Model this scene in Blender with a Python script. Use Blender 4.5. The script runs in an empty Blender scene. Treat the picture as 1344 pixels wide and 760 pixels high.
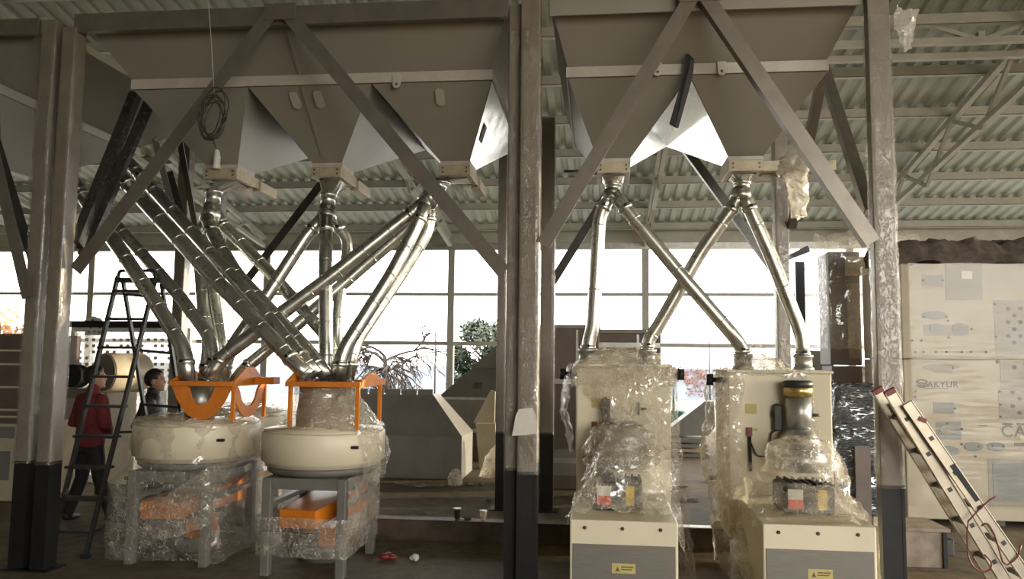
import bpy, bmesh, math, random
from mathutils import Vector as V, Matrix, noise
random.seed(7)
S = bpy.context.scene
COL = S.collection
PI = math.pi
rad = math.radians

# ------------------------------------------------------------------ camera
F = 1045.0; CX, CY = 672.0, 380.0; EYE = V((0, 0, 1.75))
zc = V((128, 12020, -F)).normalized()          # world up seen from the camera
yx = 113.0                                     # depth axis vanishes at x = CX + yx
yc = V((yx, -(yx*128 + F*F)/12020.0, -F)).normalized()
xc = yc.cross(zc).normalized()
R3 = Matrix((xc, yc, zc))
cam = bpy.data.cameras.new('camera'); camo = bpy.data.objects.new('camera', cam); COL.objects.link(camo)
cam.sensor_width = 36; cam.lens = F/1344*36; cam.clip_end = 400; cam.clip_start = 0.05
camo.matrix_world = Matrix.Translation(EYE) @ R3.to_4x4()
S.camera = camo

def ray(px, py): return (R3 @ V((px-CX, CY-py, -F))).normalized()
def at(px, py, Y=None, Z=None, X=None):
    d = ray(px, py)
    if Y is not None: t = (Y-EYE.y)/d.y
    elif Z is not None: t = (Z-EYE.z)/d.z
    else: t = (X-EYE.x)/d.x
    return EYE + d*t

# ------------------------------------------------------------------ materials
MATS = {}
def nmat(name):
    m = bpy.data.materials.new(name); m.use_nodes = True
    nt = m.node_tree
    return m, nt, nt.nodes['Principled BSDF']
def texco(nt, scale=(1, 1, 1)):
    tc = nt.nodes.new('ShaderNodeTexCoord'); mp = nt.nodes.new('ShaderNodeMapping')
    mp.inputs['Scale'].default_value = scale
    nt.links.new(tc.outputs['Object'], mp.inputs['Vector']); return mp.outputs['Vector']
def noise_tex(nt, vec, scale, detail=4, rough=0.6, dist=0.0):
    n = nt.nodes.new('ShaderNodeTexNoise'); n.inputs['Scale'].default_value = scale
    n.inputs['Detail'].default_value = detail; n.inputs['Roughness'].default_value = rough
    n.inputs['Distortion'].default_value = dist
    nt.links.new(vec, n.inputs['Vector']); return n.outputs['Fac']
def ramp(nt, fac, stops):
    r = nt.nodes.new('ShaderNodeValToRGB'); e = r.color_ramp.elements
    while len(e) < len(stops): e.new(0.5)
    for i, (p, c) in enumerate(stops):
        e[i].position = p; e[i].color = (c, c, c, 1) if isinstance(c, (int, float)) else (*c, 1)
    nt.links.new(fac, r.inputs['Fac']); return r.outputs['Color']
def bump(nt, b, h, strength, dist=0.01):
    k = nt.nodes.new('ShaderNodeBump'); k.inputs['Strength'].default_value = strength
    k.inputs['Distance'].default_value = dist
    nt.links.new(h, k.inputs['Height']); nt.links.new(k.outputs['Normal'], b.inputs['Normal'])
def mat(name, c1, c2=None, rough=0.5, metal=0.0, nscale=6, bstr=0.0, bscale=None, stretch=(1, 1, 1), lo=0.35, hi=0.65, spec=0.5, rvar=0.0):
    if name in MATS: return MATS[name]
    m, nt, b = nmat(name)
    b.inputs['Roughness'].default_value = rough; b.inputs['Metallic'].default_value = metal
    b.inputs['Specular IOR Level'].default_value = spec
    c2 = c2 or tuple(x*0.75 for x in c1)
    vec = texco(nt, stretch)
    f = noise_tex(nt, vec, nscale)
    nt.links.new(ramp(nt, f, [(lo, c2), (hi, c1)]), b.inputs['Base Color'])
    if rvar:
        f2 = noise_tex(nt, vec, nscale*2.3)
        nt.links.new(ramp(nt, f2, [(0.3, max(0.02, rough-rvar)), (0.7, min(1, rough+rvar))]), b.inputs['Roughness'])
    if bstr: bump(nt, b, noise_tex(nt, vec, bscale or nscale*4), bstr)
    MATS[name] = m; return m
def film_mat(name, tint=(0.9, 0.87, 0.8), lo=0.05, hi=0.5, crease=0.8, scale=4.0, stretch=(1, 1, 1), bs=0.7, rough=0.1, trans=0.35, cell=9.0, gloss=.11):
    """crinkled stretch film: mostly see-through, whiter where it bunches, with highlights painted white along its creases"""
    if name in MATS: return MATS[name]
    m, nt, b = nmat(name); L = nt.links.new
    def math_(op, x, y=None):
        n = nt.nodes.new('ShaderNodeMath'); n.operation = op; n.use_clamp = op in ('ADD', 'MULTIPLY')
        for i, q in enumerate((x, y)):
            if q is None: continue
            if isinstance(q, (int, float)): n.inputs[i].default_value = q
            else: L(q, n.inputs[i])
        return n.outputs[0]
    vec = texco(nt, stretch)
    wn = nt.nodes.new('ShaderNodeTexNoise'); wn.inputs['Scale'].default_value = scale*1.6; wn.inputs['Detail'].default_value = 5; L(vec, wn.inputs['Vector'])
    vm = nt.nodes.new('ShaderNodeVectorMath'); vm.operation = 'SCALE'; vm.inputs['Scale'].default_value = .55; L(wn.outputs['Color'], vm.inputs[0])
    va = nt.nodes.new('ShaderNodeVectorMath'); va.operation = 'ADD'; L(vec, va.inputs[0]); L(vm.outputs[0], va.inputs[1])
    vo = nt.nodes.new('ShaderNodeTexVoronoi'); vo.inputs['Scale'].default_value = cell; vo.feature = 'DISTANCE_TO_EDGE'; L(va.outputs[0], vo.inputs['Vector'])
    v2 = nt.nodes.new('ShaderNodeTexVoronoi'); v2.inputs['Scale'].default_value = cell*1.9; v2.feature = 'F1'; L(va.outputs[0], v2.inputs['Vector'])
    edge = ramp(nt, vo.outputs['Distance'], [(0.0, 1.0), (0.07, 0.0)])
    patch = noise_tex(nt, vec, scale, 6, .65, 1.0)
    pf = ramp(nt, patch, [(.34, lo), (.70, hi)])
    mask = ramp(nt, noise_tex(nt, vec, scale*2.1, 3, .5), [(.42, 0.0), (.62, 1.0)])
    fac = math_('ADD', pf, math_('MULTIPLY', math_('MULTIPLY', edge, mask), crease*.55))  # opaque white lines on the creases imitate streaky highlights
    b.inputs['Base Color'].default_value = (*tint, 1); b.inputs['Roughness'].default_value = rough; b.inputs['Specular IOR Level'].default_value = 0.8
    h = math_('ADD', v2.outputs['Distance'], math_('MULTIPLY', patch, .8))
    bump(nt, b, h, bs, .02)
    gl = nt.nodes.new('ShaderNodeBsdfGlossy'); gl.inputs['Roughness'].default_value = rough; gl.inputs['Color'].default_value = (1, 1, 1, 1)
    k = nt.nodes.new('ShaderNodeBump'); k.inputs['Strength'].default_value = min(1, bs*1.2); k.inputs['Distance'].default_value = .03; L(h, k.inputs['Height']); L(k.outputs['Normal'], gl.inputs['Normal'])
    tr = nt.nodes.new('ShaderNodeBsdfTransparent'); tr.inputs['Color'].default_value = (.97, .965, .95, 1)
    tl = nt.nodes.new('ShaderNodeBsdfTranslucent'); tl.inputs['Color'].default_value = (*tint, 1)
    m0 = nt.nodes.new('ShaderNodeMixShader'); m0.inputs['Fac'].default_value = trans; L(b.outputs[0], m0.inputs[1]); L(tl.outputs[0], m0.inputs[2])
    m1 = nt.nodes.new('ShaderNodeMixShader'); L(fac, m1.inputs['Fac']); L(tr.outputs[0], m1.inputs[1]); L(m0.outputs[0], m1.inputs[2])
    m2 = nt.nodes.new('ShaderNodeMixShader'); m2.inputs['Fac'].default_value = gloss; L(m1.outputs[0], m2.inputs[1]); L(gl.outputs[0], m2.inputs[2])
    L(m2.outputs[0], nt.nodes['Material Output'].inputs['Surface'])
    MATS[name] = m; return m

M = dict(
 floor=None,
 roof=mat('roof_sheet', (.44, .495, .455), (.365, .415, .38), .45, .15, 1.2, rvar=.1),
 purlin=mat('pale_roof_steel', (.47, .475, .43), (.39, .395, .355), .5, .1, 3),
 bin=mat('mill_bin_sheet', (.325, .31, .265), (.295, .28, .24), .42, .18, 1.2, rvar=.05),
 polish=mat('polished_sheet', (.80, .80, .78), (.70, .70, .68), .22, .95, 3, rvar=.06),
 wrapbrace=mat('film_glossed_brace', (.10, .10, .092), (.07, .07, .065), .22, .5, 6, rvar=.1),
 band=mat('pale_rim_paint', (.56, .53, .46), (.47, .44, .38), .45, .2, 5),
 galv=mat('galvanised_spout', (.66, .66, .60), (.48, .48, .44), .30, .95, 5, .012, 20, rvar=.06),
 galv2=mat('dull_galvanised', (.52, .52, .48), (.40, .40, .38), .38, .8, 8, rvar=.08),
 dark=mat('dark_primer_steel', (.014, .0145, .013), (.008, .0085, .008), .5, .3, 8),
 post=mat('column_grey_paint', (.23, .20, .16), (.185, .16, .125), .42, .15, 5, .05, 20),
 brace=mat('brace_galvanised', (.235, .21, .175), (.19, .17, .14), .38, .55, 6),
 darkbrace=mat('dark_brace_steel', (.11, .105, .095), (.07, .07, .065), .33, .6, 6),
 cream=mat('cream_enamel', (.78, .70, .51), (.73, .655, .475), .38, 0, 3),
 creamd=mat('cream_enamel_dusty', (.63, .56, .41), (.54, .48, .35), .5, 0, 4),
 grey=mat('grey_machine_paint', (.17, .165, .14), (.13, .125, .108), .5, 0, 5),
 greyp=mat('brushed_grey_panel', (.23, .21, .175), (.19, .175, .145), .45, .3, 30, stretch=(.2, 1, 6)),
 orange=mat('orange_enamel', (.80, .245, .015), (.70, .20, .012), .42, 0, 5),
 orangelo=mat('orange_enamel_dusty', (.72, .22, .02), (.58, .17, .02), .5, 0, 6),
 motor=mat('dark_motor_case', (.055, .055, .05), (.035, .035, .032), .45, .2, 12),
 black=mat('black_rubber', (.015, .015, .015), (.009, .009, .009), .6, 0, 9),
 binshop=mat('bin_grey_on_floor', (.27, .255, .225), (.22, .21, .185), .5, .15, 3),
 brown=mat('brown_panel', (.155, .12, .098), (.115, .09, .075), .55, 0, 3),
 rust=mat('rusty_beam_steel', (.12, .085, .06), (.065, .045, .033), .6, .2, 7, .1),
 rustl=mat('rust_plate_light', (.30, .25, .20), (.20, .16, .12), .6, .1, 9),
 wood=mat('pale_timber', (.55, .46, .33), (.43, .35, .24), .6, 0, 10, stretch=(.6, 6, 6)),
 gate=mat('gate_zinc_yellow', (.56, .48, .34), (.43, .37, .26), .42, .35, 12),
 paper=mat('paper', (.75, .70, .62), (.66, .61, .54), .8, 0, 6),
 white=mat('white_plastic', (.78, .77, .72), (.68, .67, .62), .4, 0, 8),
 red=mat('red_plastic', (.24, .03, .03), (.15, .02, .02), .45, 0, 8),
 redl=mat('red_label', (.70, .12, .06), (.60, .09, .05), .5, 0, 30),
 yellow=mat('yellow_label', (.80, .55, .04), (.72, .48, .03), .5, 0, 30),
 ylabel=mat('dull_yellow_plate', (.60, .50, .18), (.50, .41, .14), .5, 0, 30),
 brass=mat('brass_ring', (.62, .47, .20), (.50, .38, .15), .3, .85, 12),
 alu=mat('ladder_aluminium', (.52, .46, .36), (.43, .38, .30), .36, .55, 8),
 cable=mat('blue_black_cable', (.03, .05, .07), (.02, .035, .05), .4, 0, 9),
 wire=mat('pale_wire', (.40, .37, .32), (.32, .30, .26), .6, 0, 9),
 bkwire=mat('dark_wire', (.05, .04, .03), (.03, .025, .02), .5, 0, 9),
 cab=mat('wrapped_cabinet_ply', (.44, .385, .28), (.39, .34, .25), .5, 0, 2.5),
 cabd=mat('cabinet_grey_plate', (.29, .265, .21), (.26, .235, .185), .5, 0, 6),
 blue=mat('blue_grey_plate', (.22, .23, .21), (.19, .20, .185), .5, 0, 6),
 hole=mat('dark_hole', (.10, .095, .085), (.07, .066, .06), .7, 0, 9),
 ink=mat('dark_ink', (.13, .12, .11), (.10, .09, .08), .6, 0, 9),
 rack=mat('pale_rack_paint', (.82, .85, .85), (.70, .74, .74), .4, 0, 5),
 tan=mat('tan_fan_housing', (.66, .57, .40), (.56, .48, .34), .4, .1, 4),
 bark=mat('tree_bark', (.05, .036, .028), (.03, .022, .017), .9, 0, 12),
 leaf=mat('tree_leaf', (.035, .050, .026), (.02, .03, .016), .6, 0, 6),
 leafo=mat('orange_leaf', (.75, .33, .08), (.50, .18, .04), .7, 0, 6),
 ivy=mat('red_ivy', (.20, .085, .06), (.10, .05, .04), .7, 0, 3),
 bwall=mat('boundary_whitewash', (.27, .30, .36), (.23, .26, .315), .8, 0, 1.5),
 ground=mat('yard_ground', (.19, .185, .175), (.15, .145, .135), .9, 0, 2),
 warmground=mat('warm_bounce_ground', (.50, .40, .27), (.42, .33, .22), .9, 0, 2),
 hallwall=mat('hall_block_wall', (.35, .33, .29), (.28, .26, .23), .8, 0, 2),
 maroon=mat('maroon_knit', (.20, .028, .032), (.14, .018, .022), .85, 0, 20, .2, 60),
 jacket=mat('black_jacket', (.020, .026, .027), (.012, .016, .017), .55, 0, 14, .2, 30),
 trouser=mat('dark_trousers', (.022, .022, .025), (.014, .014, .017), .8, 0, 14),
 skin=mat('skin', (.52, .30, .20), (.45, .25, .165), .55, 0, 10),
 hair=mat('black_hair', (.018, .014, .012), (.010, .008, .007), .5, 0, 60),
 shoe=mat('dark_shoe', (.025, .022, .02), (.016, .014, .013), .5, 0, 10),
 steel=mat('dark_step_ladder', (.055, .055, .05), (.035, .035, .032), .4, .4, 10),
 film=film_mat('stretch_film', (.95, .87, .71), .04, .42, .8, 4),
 filmd=film_mat('stretch_film_dense', (.93, .84, .67), .12, .60, .8, 5, cell=11),
 filml=film_mat('stretch_film_light', (.84, .77, .65), .01, .22, .7, 4),
 filmw=film_mat('stretch_film_bright', (.93, .94, .95), .35, .9, .5, 5, trans=.65),
 filmcab=film_mat('cabinet_film', (.88, .84, .74), .03, .10, .10, .8, (.4, 1, 2), .08, .22, .2, 4, gloss=.035),
 filmc=film_mat('column_film', (.46, .41, .325), .05, .22, .4, 6, (1, 1, .5), .32, .2, .2, 14, gloss=.055),
 filmbag=film_mat('bag_film', (.97, .93, .82), .55, 1.0, .5, 6, trans=.55, cell=14),
 filmb=film_mat('black_pallet_film', (.05, .06, .065), .75, 1.0, .2, 4, (.5, .5, 2.2), .9, .12, 0, 10),
)
def floor_mat():
    m, nt, b = nmat('worn_concrete')
    vec = texco(nt)
    f = noise_tex(nt, vec, .55, 8, .65, .4); f2 = noise_tex(nt, vec, 6, 8, .7)
    c = ramp(nt, f, [(.28, (.115, .090, .058)), (.5, (.18, .145, .10)), (.75, (.27, .225, .16))])
    c2 = ramp(nt, f2, [(.32, (.45, .43, .40)), (.6, (1, 1, 1))])
    mx = nt.nodes.new('ShaderNodeMix'); mx.data_type = 'RGBA'; mx.blend_type = 'MULTIPLY'; mx.inputs[0].default_value = .7
    nt.links.new(c, mx.inputs[6]); nt.links.new(c2, mx.inputs[7]); nt.links.new(mx.outputs[2], b.inputs['Base Color'])
    nt.links.new(ramp(nt, f, [(.3, .62), (.7, .85)]), b.inputs['Roughness']); b.inputs['Specular IOR Level'].default_value = .12
    bump(nt, b, f2, .12, .01)
    return m
M['floor'] = floor_mat()

# ------------------------------------------------------------------ mesh builder
WPOS = {}
def world(o): return WPOS.get(o.name, V((0, 0, 0)))
def tag(o, label=None, cat=None, group=None, kind=None):
    if label: o['label'] = label
    if cat: o['category'] = cat
    if group: o['group'] = group
    if kind: o['kind'] = kind
    return o
def thing(name, loc, label=None, cat=None, group=None, kind=None):
    o = bpy.data.objects.new(name, None); COL.objects.link(o); o.empty_display_size = .1
    o.location = loc; WPOS[o.name] = V(loc); return tag(o, label, cat, group, kind)

class MB:
    def __init__(s): s.v = []; s.f = []; s.sm = []
    def add(s, vs, fs, smooth=False):
        n = len(s.v); s.v += [V(p) for p in vs]; s.f += [[i+n for i in f] for f in fs]; s.sm += [smooth]*len(fs); return s
    def hexa(s, p):
        return s.add(p, [(0, 3, 2, 1), (4, 5, 6, 7), (0, 1, 5, 4), (1, 2, 6, 5), (2, 3, 7, 6), (3, 0, 4, 7)])
    def box(s, x0, y0, z0, x1, y1, z1):
        return s.hexa([(x0, y0, z0), (x1, y0, z0), (x1, y1, z0), (x0, y1, z0), (x0, y0, z1), (x1, y0, z1), (x1, y1, z1), (x0, y1, z1)])
    def frustum(s, r0, z0, r1, z1):       # r = (xa, ya, xb, yb)
        a, b = r0, r1
        return s.hexa([(a[0], a[1], z0), (a[2], a[1], z0), (a[2], a[3], z0), (a[0], a[3], z0), (b[0], b[1], z1), (b[2], b[1], z1), (b[2], b[3], z1), (b[0], b[3], z1)])
    def bar(s, p0, p1, w, h, up=(0, 0, 1)):   # rectangular bar: w across, h along up
        p0, p1 = V(p0), V(p1); d = (p1-p0).normalized(); u = V(up)
        if abs(d.dot(u.normalized())) > .98: u = V((0, 1, 0)) if abs(d.y) < .9 else V((1, 0, 0))
        r = d.cross(u).normalized(); u = r.cross(d).normalized(); r *= w/2; u *= h/2
        return s.hexa([p0-r-u, p0+r-u, p0+r+u, p0-r+u, p1-r-u, p1+r-u, p1+r+u, p1-r+u])
    def angle(s, p0, p1, w, t=.008, face=(0, -1, 0)):   # L-section: one leg lies in the face plane, the other runs back
        p0, p1 = V(p0), V(p1); d = (p1-p0).normalized(); n = V(face); n = (n-d*n.dot(d)).normalized(); r = d.cross(n).normalized()
        s.bar(p0, p1, w, t, n); o = r*(w/2-t/2)-n*(w*.4)
        return s.bar(p0+o, p1+o, t, w*.8, n)
    def tube(s, pts, r, seg=14, caps=True, sm=True):
        pts = [V(p) for p in pts]; rs = r if isinstance(r, (list, tuple)) else [r]*len(pts)
        n0 = len(s.v); u = None; k = len(pts)
        for i, p in enumerate(pts):
            a = (pts[i]-pts[i-1]).normalized() if i else (pts[1]-pts[0]).normalized()
            b = (pts[i+1]-pts[i]).normalized() if i < k-1 else a
            d = a+b; d = d.normalized() if d.length > 1e-6 else a
            if u is None: u = d.orthogonal().normalized()
            u = (u-d*u.dot(d)); u = u.normalized() if u.length > 1e-6 else d.orthogonal().normalized(); w = d.cross(u)
            sc = 1/max(.55, d.dot(a)) if i and i < k-1 else 1
            for j in range(seg):
                t = 2*PI*j/seg; s.v.append(p+(u*math.cos(t)+w*math.sin(t))*rs[i]*(1+(sc-1)*.5))
        for i in range(k-1):
            for j in range(seg):
                j2 = (j+1) % seg; s.f.append([n0+i*seg+j, n0+i*seg+j2, n0+(i+1)*seg+j2, n0+(i+1)*seg+j]); s.sm.append(sm)
        if caps:
            s.f.append([n0+j for j in reversed(range(seg))]); s.sm.append(False)
            s.f.append([n0+(k-1)*seg+j for j in range(seg)]); s.sm.append(False)
        return s
    def cyl(s, p0, p1, r0, r1=None, seg=20): return s.tube([p0, p1], [r0, r0 if r1 is None else r1], seg)
    def lathe(s, c, prof, seg=32, axis=(0, 0, 1), sm=True):    # prof: (r, h) pairs
        ax = V(axis).normalized(); u = ax.orthogonal().normalized(); w = ax.cross(u); n0 = len(s.v); c = V(c)
        for (r, h) in prof:
            for j in range(seg):
                t = 2*PI*j/seg; s.v.append(c+ax*h+(u*math.cos(t)+w*math.sin(t))*r)
        for i in range(len(prof)-1):
            for j in range(seg):
                j2 = (j+1) % seg; s.f.append([n0+i*seg+j, n0+i*seg+j2, n0+(i+1)*seg+j2, n0+(i+1)*seg+j]); s.sm.append(sm)
        s.f.append([n0+j for j in reversed(range(seg))]); s.sm.append(False)
        s.f.append([n0+(len(prof)-1)*seg+j for j in range(seg)]); s.sm.append(False)
        return s
    def prism(s, poly, off):               # 3-D polygon pushed along off
        poly = [V(p) for p in poly]; off = V(off); n = len(poly)
        fs = [list(range(n)), [n+i for i in reversed(range(n))]]+[[i, n+i, n+(i+1) % n, (i+1) % n] for i in range(n)]
        return s.add(poly+[p+off for p in poly], fs)
    def ball(s, c, rx, ry=None, rz=None, seg=14, rings=9):
        ry = ry or rx; rz = rz or rx; c = V(c); n0 = len(s.v)
        for i in range(1, rings):
            a = PI*i/rings
            for j in range(seg):
                t = 2*PI*j/seg; s.v.append(c+V((rx*math.sin(a)*math.cos(t), ry*math.sin(a)*math.sin(t), rz*math.cos(a))))
        s.v += [c+V((0, 0, rz)), c-V((0, 0, rz))]; T = len(s.v)-2
        for i in range(rings-2):
            for j in range(seg):
                j2 = (j+1) % seg; s.f.append([n0+i*seg+j, n0+(i+1)*seg+j, n0+(i+1)*seg+j2, n0+i*seg+j2]); s.sm.append(True)
        for j in range(seg):
            j2 = (j+1) % seg
            s.f.append([T, n0+j, n0+j2]); s.sm.append(True); s.f.append([T+1, n0+(rings-2)*seg+j2, n0+(rings-2)*seg+j]); s.sm.append(True)
        return s
    def grid(s, rows, closed=False, sm=True):
        n0 = len(s.v); c = len(rows[0])
        for r in rows: s.v += [V(p) for p in r]
        for i in range(len(rows)-1):
            for j in range(c if closed else c-1):
                j2 = (j+1) % c; s.f.append([n0+i*c+j, n0+i*c+j2, n0+(i+1)*c+j2, n0+(i+1)*c+j]); s.sm.append(sm)
        return s
    def build(s, name, m, parent=None, bevel=0, solid=0, label=None, cat=None, group=None, kind=None, fix=True):
        xs = [p.x for p in s.v]; ys = [p.y for p in s.v]; zs = [p.z for p in s.v]
        c = V(((min(xs)+max(xs))/2, (min(ys)+max(ys))/2, min(zs)))
        me = bpy.data.meshes.new(name); me.from_pydata([p-c for p in s.v], [], s.f); me.update()
        me.polygons.foreach_set('use_smooth', s.sm)
        if fix:
            bm = bmesh.new(); bm.from_mesh(me); bmesh.ops.recalc_face_normals(bm, faces=bm.faces); bm.to_mesh(me); bm.free()
        me.materials.append(M[m] if isinstance(m, str) else m)
        o = bpy.data.objects.new(name, me); COL.objects.link(o)
        if parent: o.parent = parent; o.location = c-world(parent)
        else: o.location = c
        WPOS[o.name] = c
        if solid:
            md = o.modifiers.new('thickness', 'SOLIDIFY'); md.thickness = solid; md.offset = 0
        if bevel:
            md = o.modifiers.new('bevel', 'BEVEL'); md.width = bevel; md.segments = 2; md.limit_method = 'ANGLE'; md.angle_limit = rad(40)
        return tag(o, label, cat, group, kind)

def lerp(a, b, t): return V(a)*(1-t)+V(b)*t
def wrinkle(p, amp, sc):
    q = V(p)*sc
    return V((noise.noise(q), noise.noise(q+V((31.4, 7, 2))), noise.noise(q+V((5, 91.7, 13)))))*amp
def film(name, m, parent, rings, closed=True, nu=14, amp=.02, sc=5.0, sub=3, **kw):
    """a sheet of film lofted through rings of points, creased by noise"""
    full = []
    for i in range(len(rings)-1):
        for k in range(nu):
            t = k/nu; full.append([lerp(a, b, t) for a, b in zip(rings[i], rings[i+1])])
    full.append([V(p) for p in rings[-1]])
    out = []
    for r in full:
        n = len(r); row = []
        for j in range(n if closed else n-1):
            a, b = r[j], r[(j+1) % n]
            for k in range(sub): row.append(lerp(a, b, k/sub))
        if not closed: row.append(r[-1])
        out.append([p+wrinkle(p, amp, sc)+wrinkle(p, amp*.45, sc*3.1)+wrinkle((p.x*3, p.y*3, p.z*.6), amp*.4, sc*2) for p in row])
    mb = MB(); mb.grid(out, closed); o = mb.build(name, m, parent, fix=False, **kw); return o
def rect_ring(x0, y0, x1, y1, z, n=4):
    c = [(x0, y0), (x1, y0), (x1, y1), (x0, y1)]; out = []
    for i in range(4):
        a, b = c[i], c[(i+1) % 4]
        for k in range(n): t = k/n; out.append(V((a[0]*(1-t)+b[0]*t, a[1]*(1-t)+b[1]*t, z)))
    return out
def copy_tree(o, parent=None, delta=None):
    c = o.copy(); COL.objects.link(c); c.parent = parent
    if delta is not None: c.location = o.location+V(delta)
    for ch in list(o.children): copy_tree(ch, c)
    return c
SKY, SUN, EXPO, FX0 = 2.3, 2.2, 1.8, 3.2
# ------------------------------------------------------------------ the hall
YF = 6.16                     # front row of columns
YB = at(717, 672, Z=0).y      # back row
YW = 20.0                     # far wall
ZE = at(672, 325, Y=YW).z     # eave
SL = 0.203
def roof_z(y): return ZE+.42+(YW-y)*SL if y > -3 else ZE+.42+(YW+3)*SL+(y+3)*.2
XL, XR, YBK = -30.0, 12.5, -8.0
MB().box(XL, YBK, -.2, XR+14, YW+.3, 0).build('floor', 'floor', kind='structure')
# corrugated roof: trapezoid ribs running down the slope
def corr(y0, y1):
    per = .26; prof = [(0, 0), (.11, 0), (.15, .045), (.22, .045)]
    xs = []; x = XL
    while x < XR+4:
        for dx, dz in prof: xs.append((x+dx, dz))
        x += per
    return MB().grid([[V((x, y, roof_z(y)+dz)) for x, dz in xs] for y in (y0, (y0+y1)/2, y1)], sm=False)
r = MB()
for a, b in ((YW+.5, -3), (-3.001, YBK)):
    q = corr(a, b); r.add(q.v, q.f)
r.build('ceiling', 'roof', kind='structure', solid=.004)
n = 0
y = YW-.55
while y > -2.5:
    n += 1
    m_ = MB(); z = roof_z(y)-.012
    m_.box(XL, y-.03, z-.16, XR+4, y+.03, z).box(XL, y-.03, z-.165, XR+4, y+.06, z-.15)
    m_.build('trim_%d' % n, 'purlin', kind='structure')
    y -= 1.32
# trusses under the roof at every far-wall post
postx = [at(p, 400, Y=YW).x for p in (120, 354, 598, 857, 1116)]
step = (postx[4]-postx[0])/4
postx = [postx[0]-2*step, postx[0]-step]+[postx[0]+i*step for i in range(6)]
for i, x in enumerate(postx):
    n += 1
    t = thing('trim_%d' % n, (x, YW, ZE), kind='structure')
    ys = [YW-.3-k*1.1 for k in range(18)]
    tz = lambda yy: roof_z(yy)-.24
    bz = lambda yy: roof_z(yy)-.30-.62*min(1, (YW-yy+.4)/3)
    MB().bar((x, ys[0], tz(ys[0])), (x, ys[-1], tz(ys[-1])), .10, .10).build('top_chord', 'purlin', t)
    MB().bar((x, ys[0], bz(ys[0])), (x, ys[7], bz(ys[7])), .09, .09).bar((x, ys[7], bz(ys[7])), (x, ys[-1], bz(ys[-1])), .09, .09).build('bottom_chord', 'purlin', t)
    for k in range(17):
        a, b = ys[k], ys[k+1]
        p0, p1 = ((x, a, tz(a)), (x, b, bz(b))) if k % 2 else ((x, a, bz(a)), (x, b, tz(b)))
        MB().bar(p0, p1, .055, .055).build('web_member', 'purlin', t)
# longitudinal lattice girder seen at the top right
n += 1
gy = 11.6; gz = at(1290, 52, Y=gy).z
t = thing('trim_%d' % n, (6, gy, gz), kind='structure')
x0, x1 = at(1090, 60, Y=gy).x, XR
MB().box(x0, gy-.05, gz-.06, x1, gy+.05, gz+.03).build('bottom_chord', 'purlin', t)
MB().box(x0, gy+.32, gz-.14, x1, gy+.42, gz-.05).build('lower_rail', 'purlin', t)
gxm = at(1287, 48, Y=gy).x
top = roof_z(gy)-.25
MB().bar((gxm, gy, gz), (gxm, gy, top), .09, .09).build('web_post', 'purlin', t)
for s_ in (-1, 1): MB().bar((gxm+s_*.05, gy, gz), (gxm+s_*1.75, gy, gz+.62), .06, .06).build('web_member', 'purlin', t)
# far wall: eave beam, gutter, open bays with posts and rails
zr1 = at(500, 386, Y=YW).z; zr2 = at(500, 450, Y=YW).z
w = thing('wall_back', (0, YW, 0), kind='structure')
MB().box(XL, YW-.1, ZE-.06, XR+4, YW+.1, ZE+.1).build('eave_beam', 'galv2', w)
MB().box(XL, YW-.16, ZE+.1, XR+4, YW+.14, ZE+.42).build('eave_flashing', 'purlin', w)
for i in range(len(postx)-1):
    b = thing('window_%d' % (i+1), (postx[i], YW, 0), kind='structure')
    MB().box(postx[i]-.085, YW-.08, 0, postx[i]+.085, YW+.08, ZE-.06).build('mullion', 'purlin', b)
    MB().box(postx[i]+.085, YW-.03, zr1-.04, postx[i+1]-.085, YW+.03, zr1+.04).build('rail', 'purlin', b)
    MB().box(postx[i]+.085, YW-.04, zr2-.05, postx[i+1]-.085, YW+.04, zr2+.05).build('rail', 'purlin', b)
# side walls and the wall behind the photographer, with the doorways that light the hall
def gable(x, z0):
    return [(x, YBK, z0), (x, YW, z0), (x, YW, ZE+.40), (x, -3, roof_z(-3)-.02), (x, YBK, roof_z(YBK)-.02)]
MB().prism(gable(XL-.2, 0), (.2, 0, 0)).build('wall_left', 'hallwall', kind='structure')
RWX = XR+4; OPT = 4.8
MB().prism([(RWX, YBK, OPT), (RWX, YW, OPT), (RWX, YW, OPT+.02), (RWX, -3, roof_z(-3)-.02), (RWX, YBK, roof_z(YBK)-.02)], (.2, 0, 0)).box(RWX, YBK, 0, RWX+.2, -7, OPT).build('wall_right', 'hallwall', kind='structure')
FZ = 6.6
MB().box(XL, YBK-.2, 0, FX0, YBK, roof_z(YBK)).box(FX0, YBK-.2, FZ, RWX, YBK, roof_z(YBK)).build('wall_front', 'hallwall', kind='structure')
MB().box(-60, -90, -.25, 140, YBK-.21, -.05).build('front_yard_ground', 'warmground', kind='structure')  # unseen ground, tan colour chosen to bounce warm light into the hall
MB().box(RWX+9, YBK, -.25, 140, YW+.3, -.06).build('side_yard_ground', mat('dark_side_ground', (.09, .085, .075), (.07, .065, .06), .9, 0, 2), kind='structure')  # unseen ground, coloured dark so the funnel flanks receive less light

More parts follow.
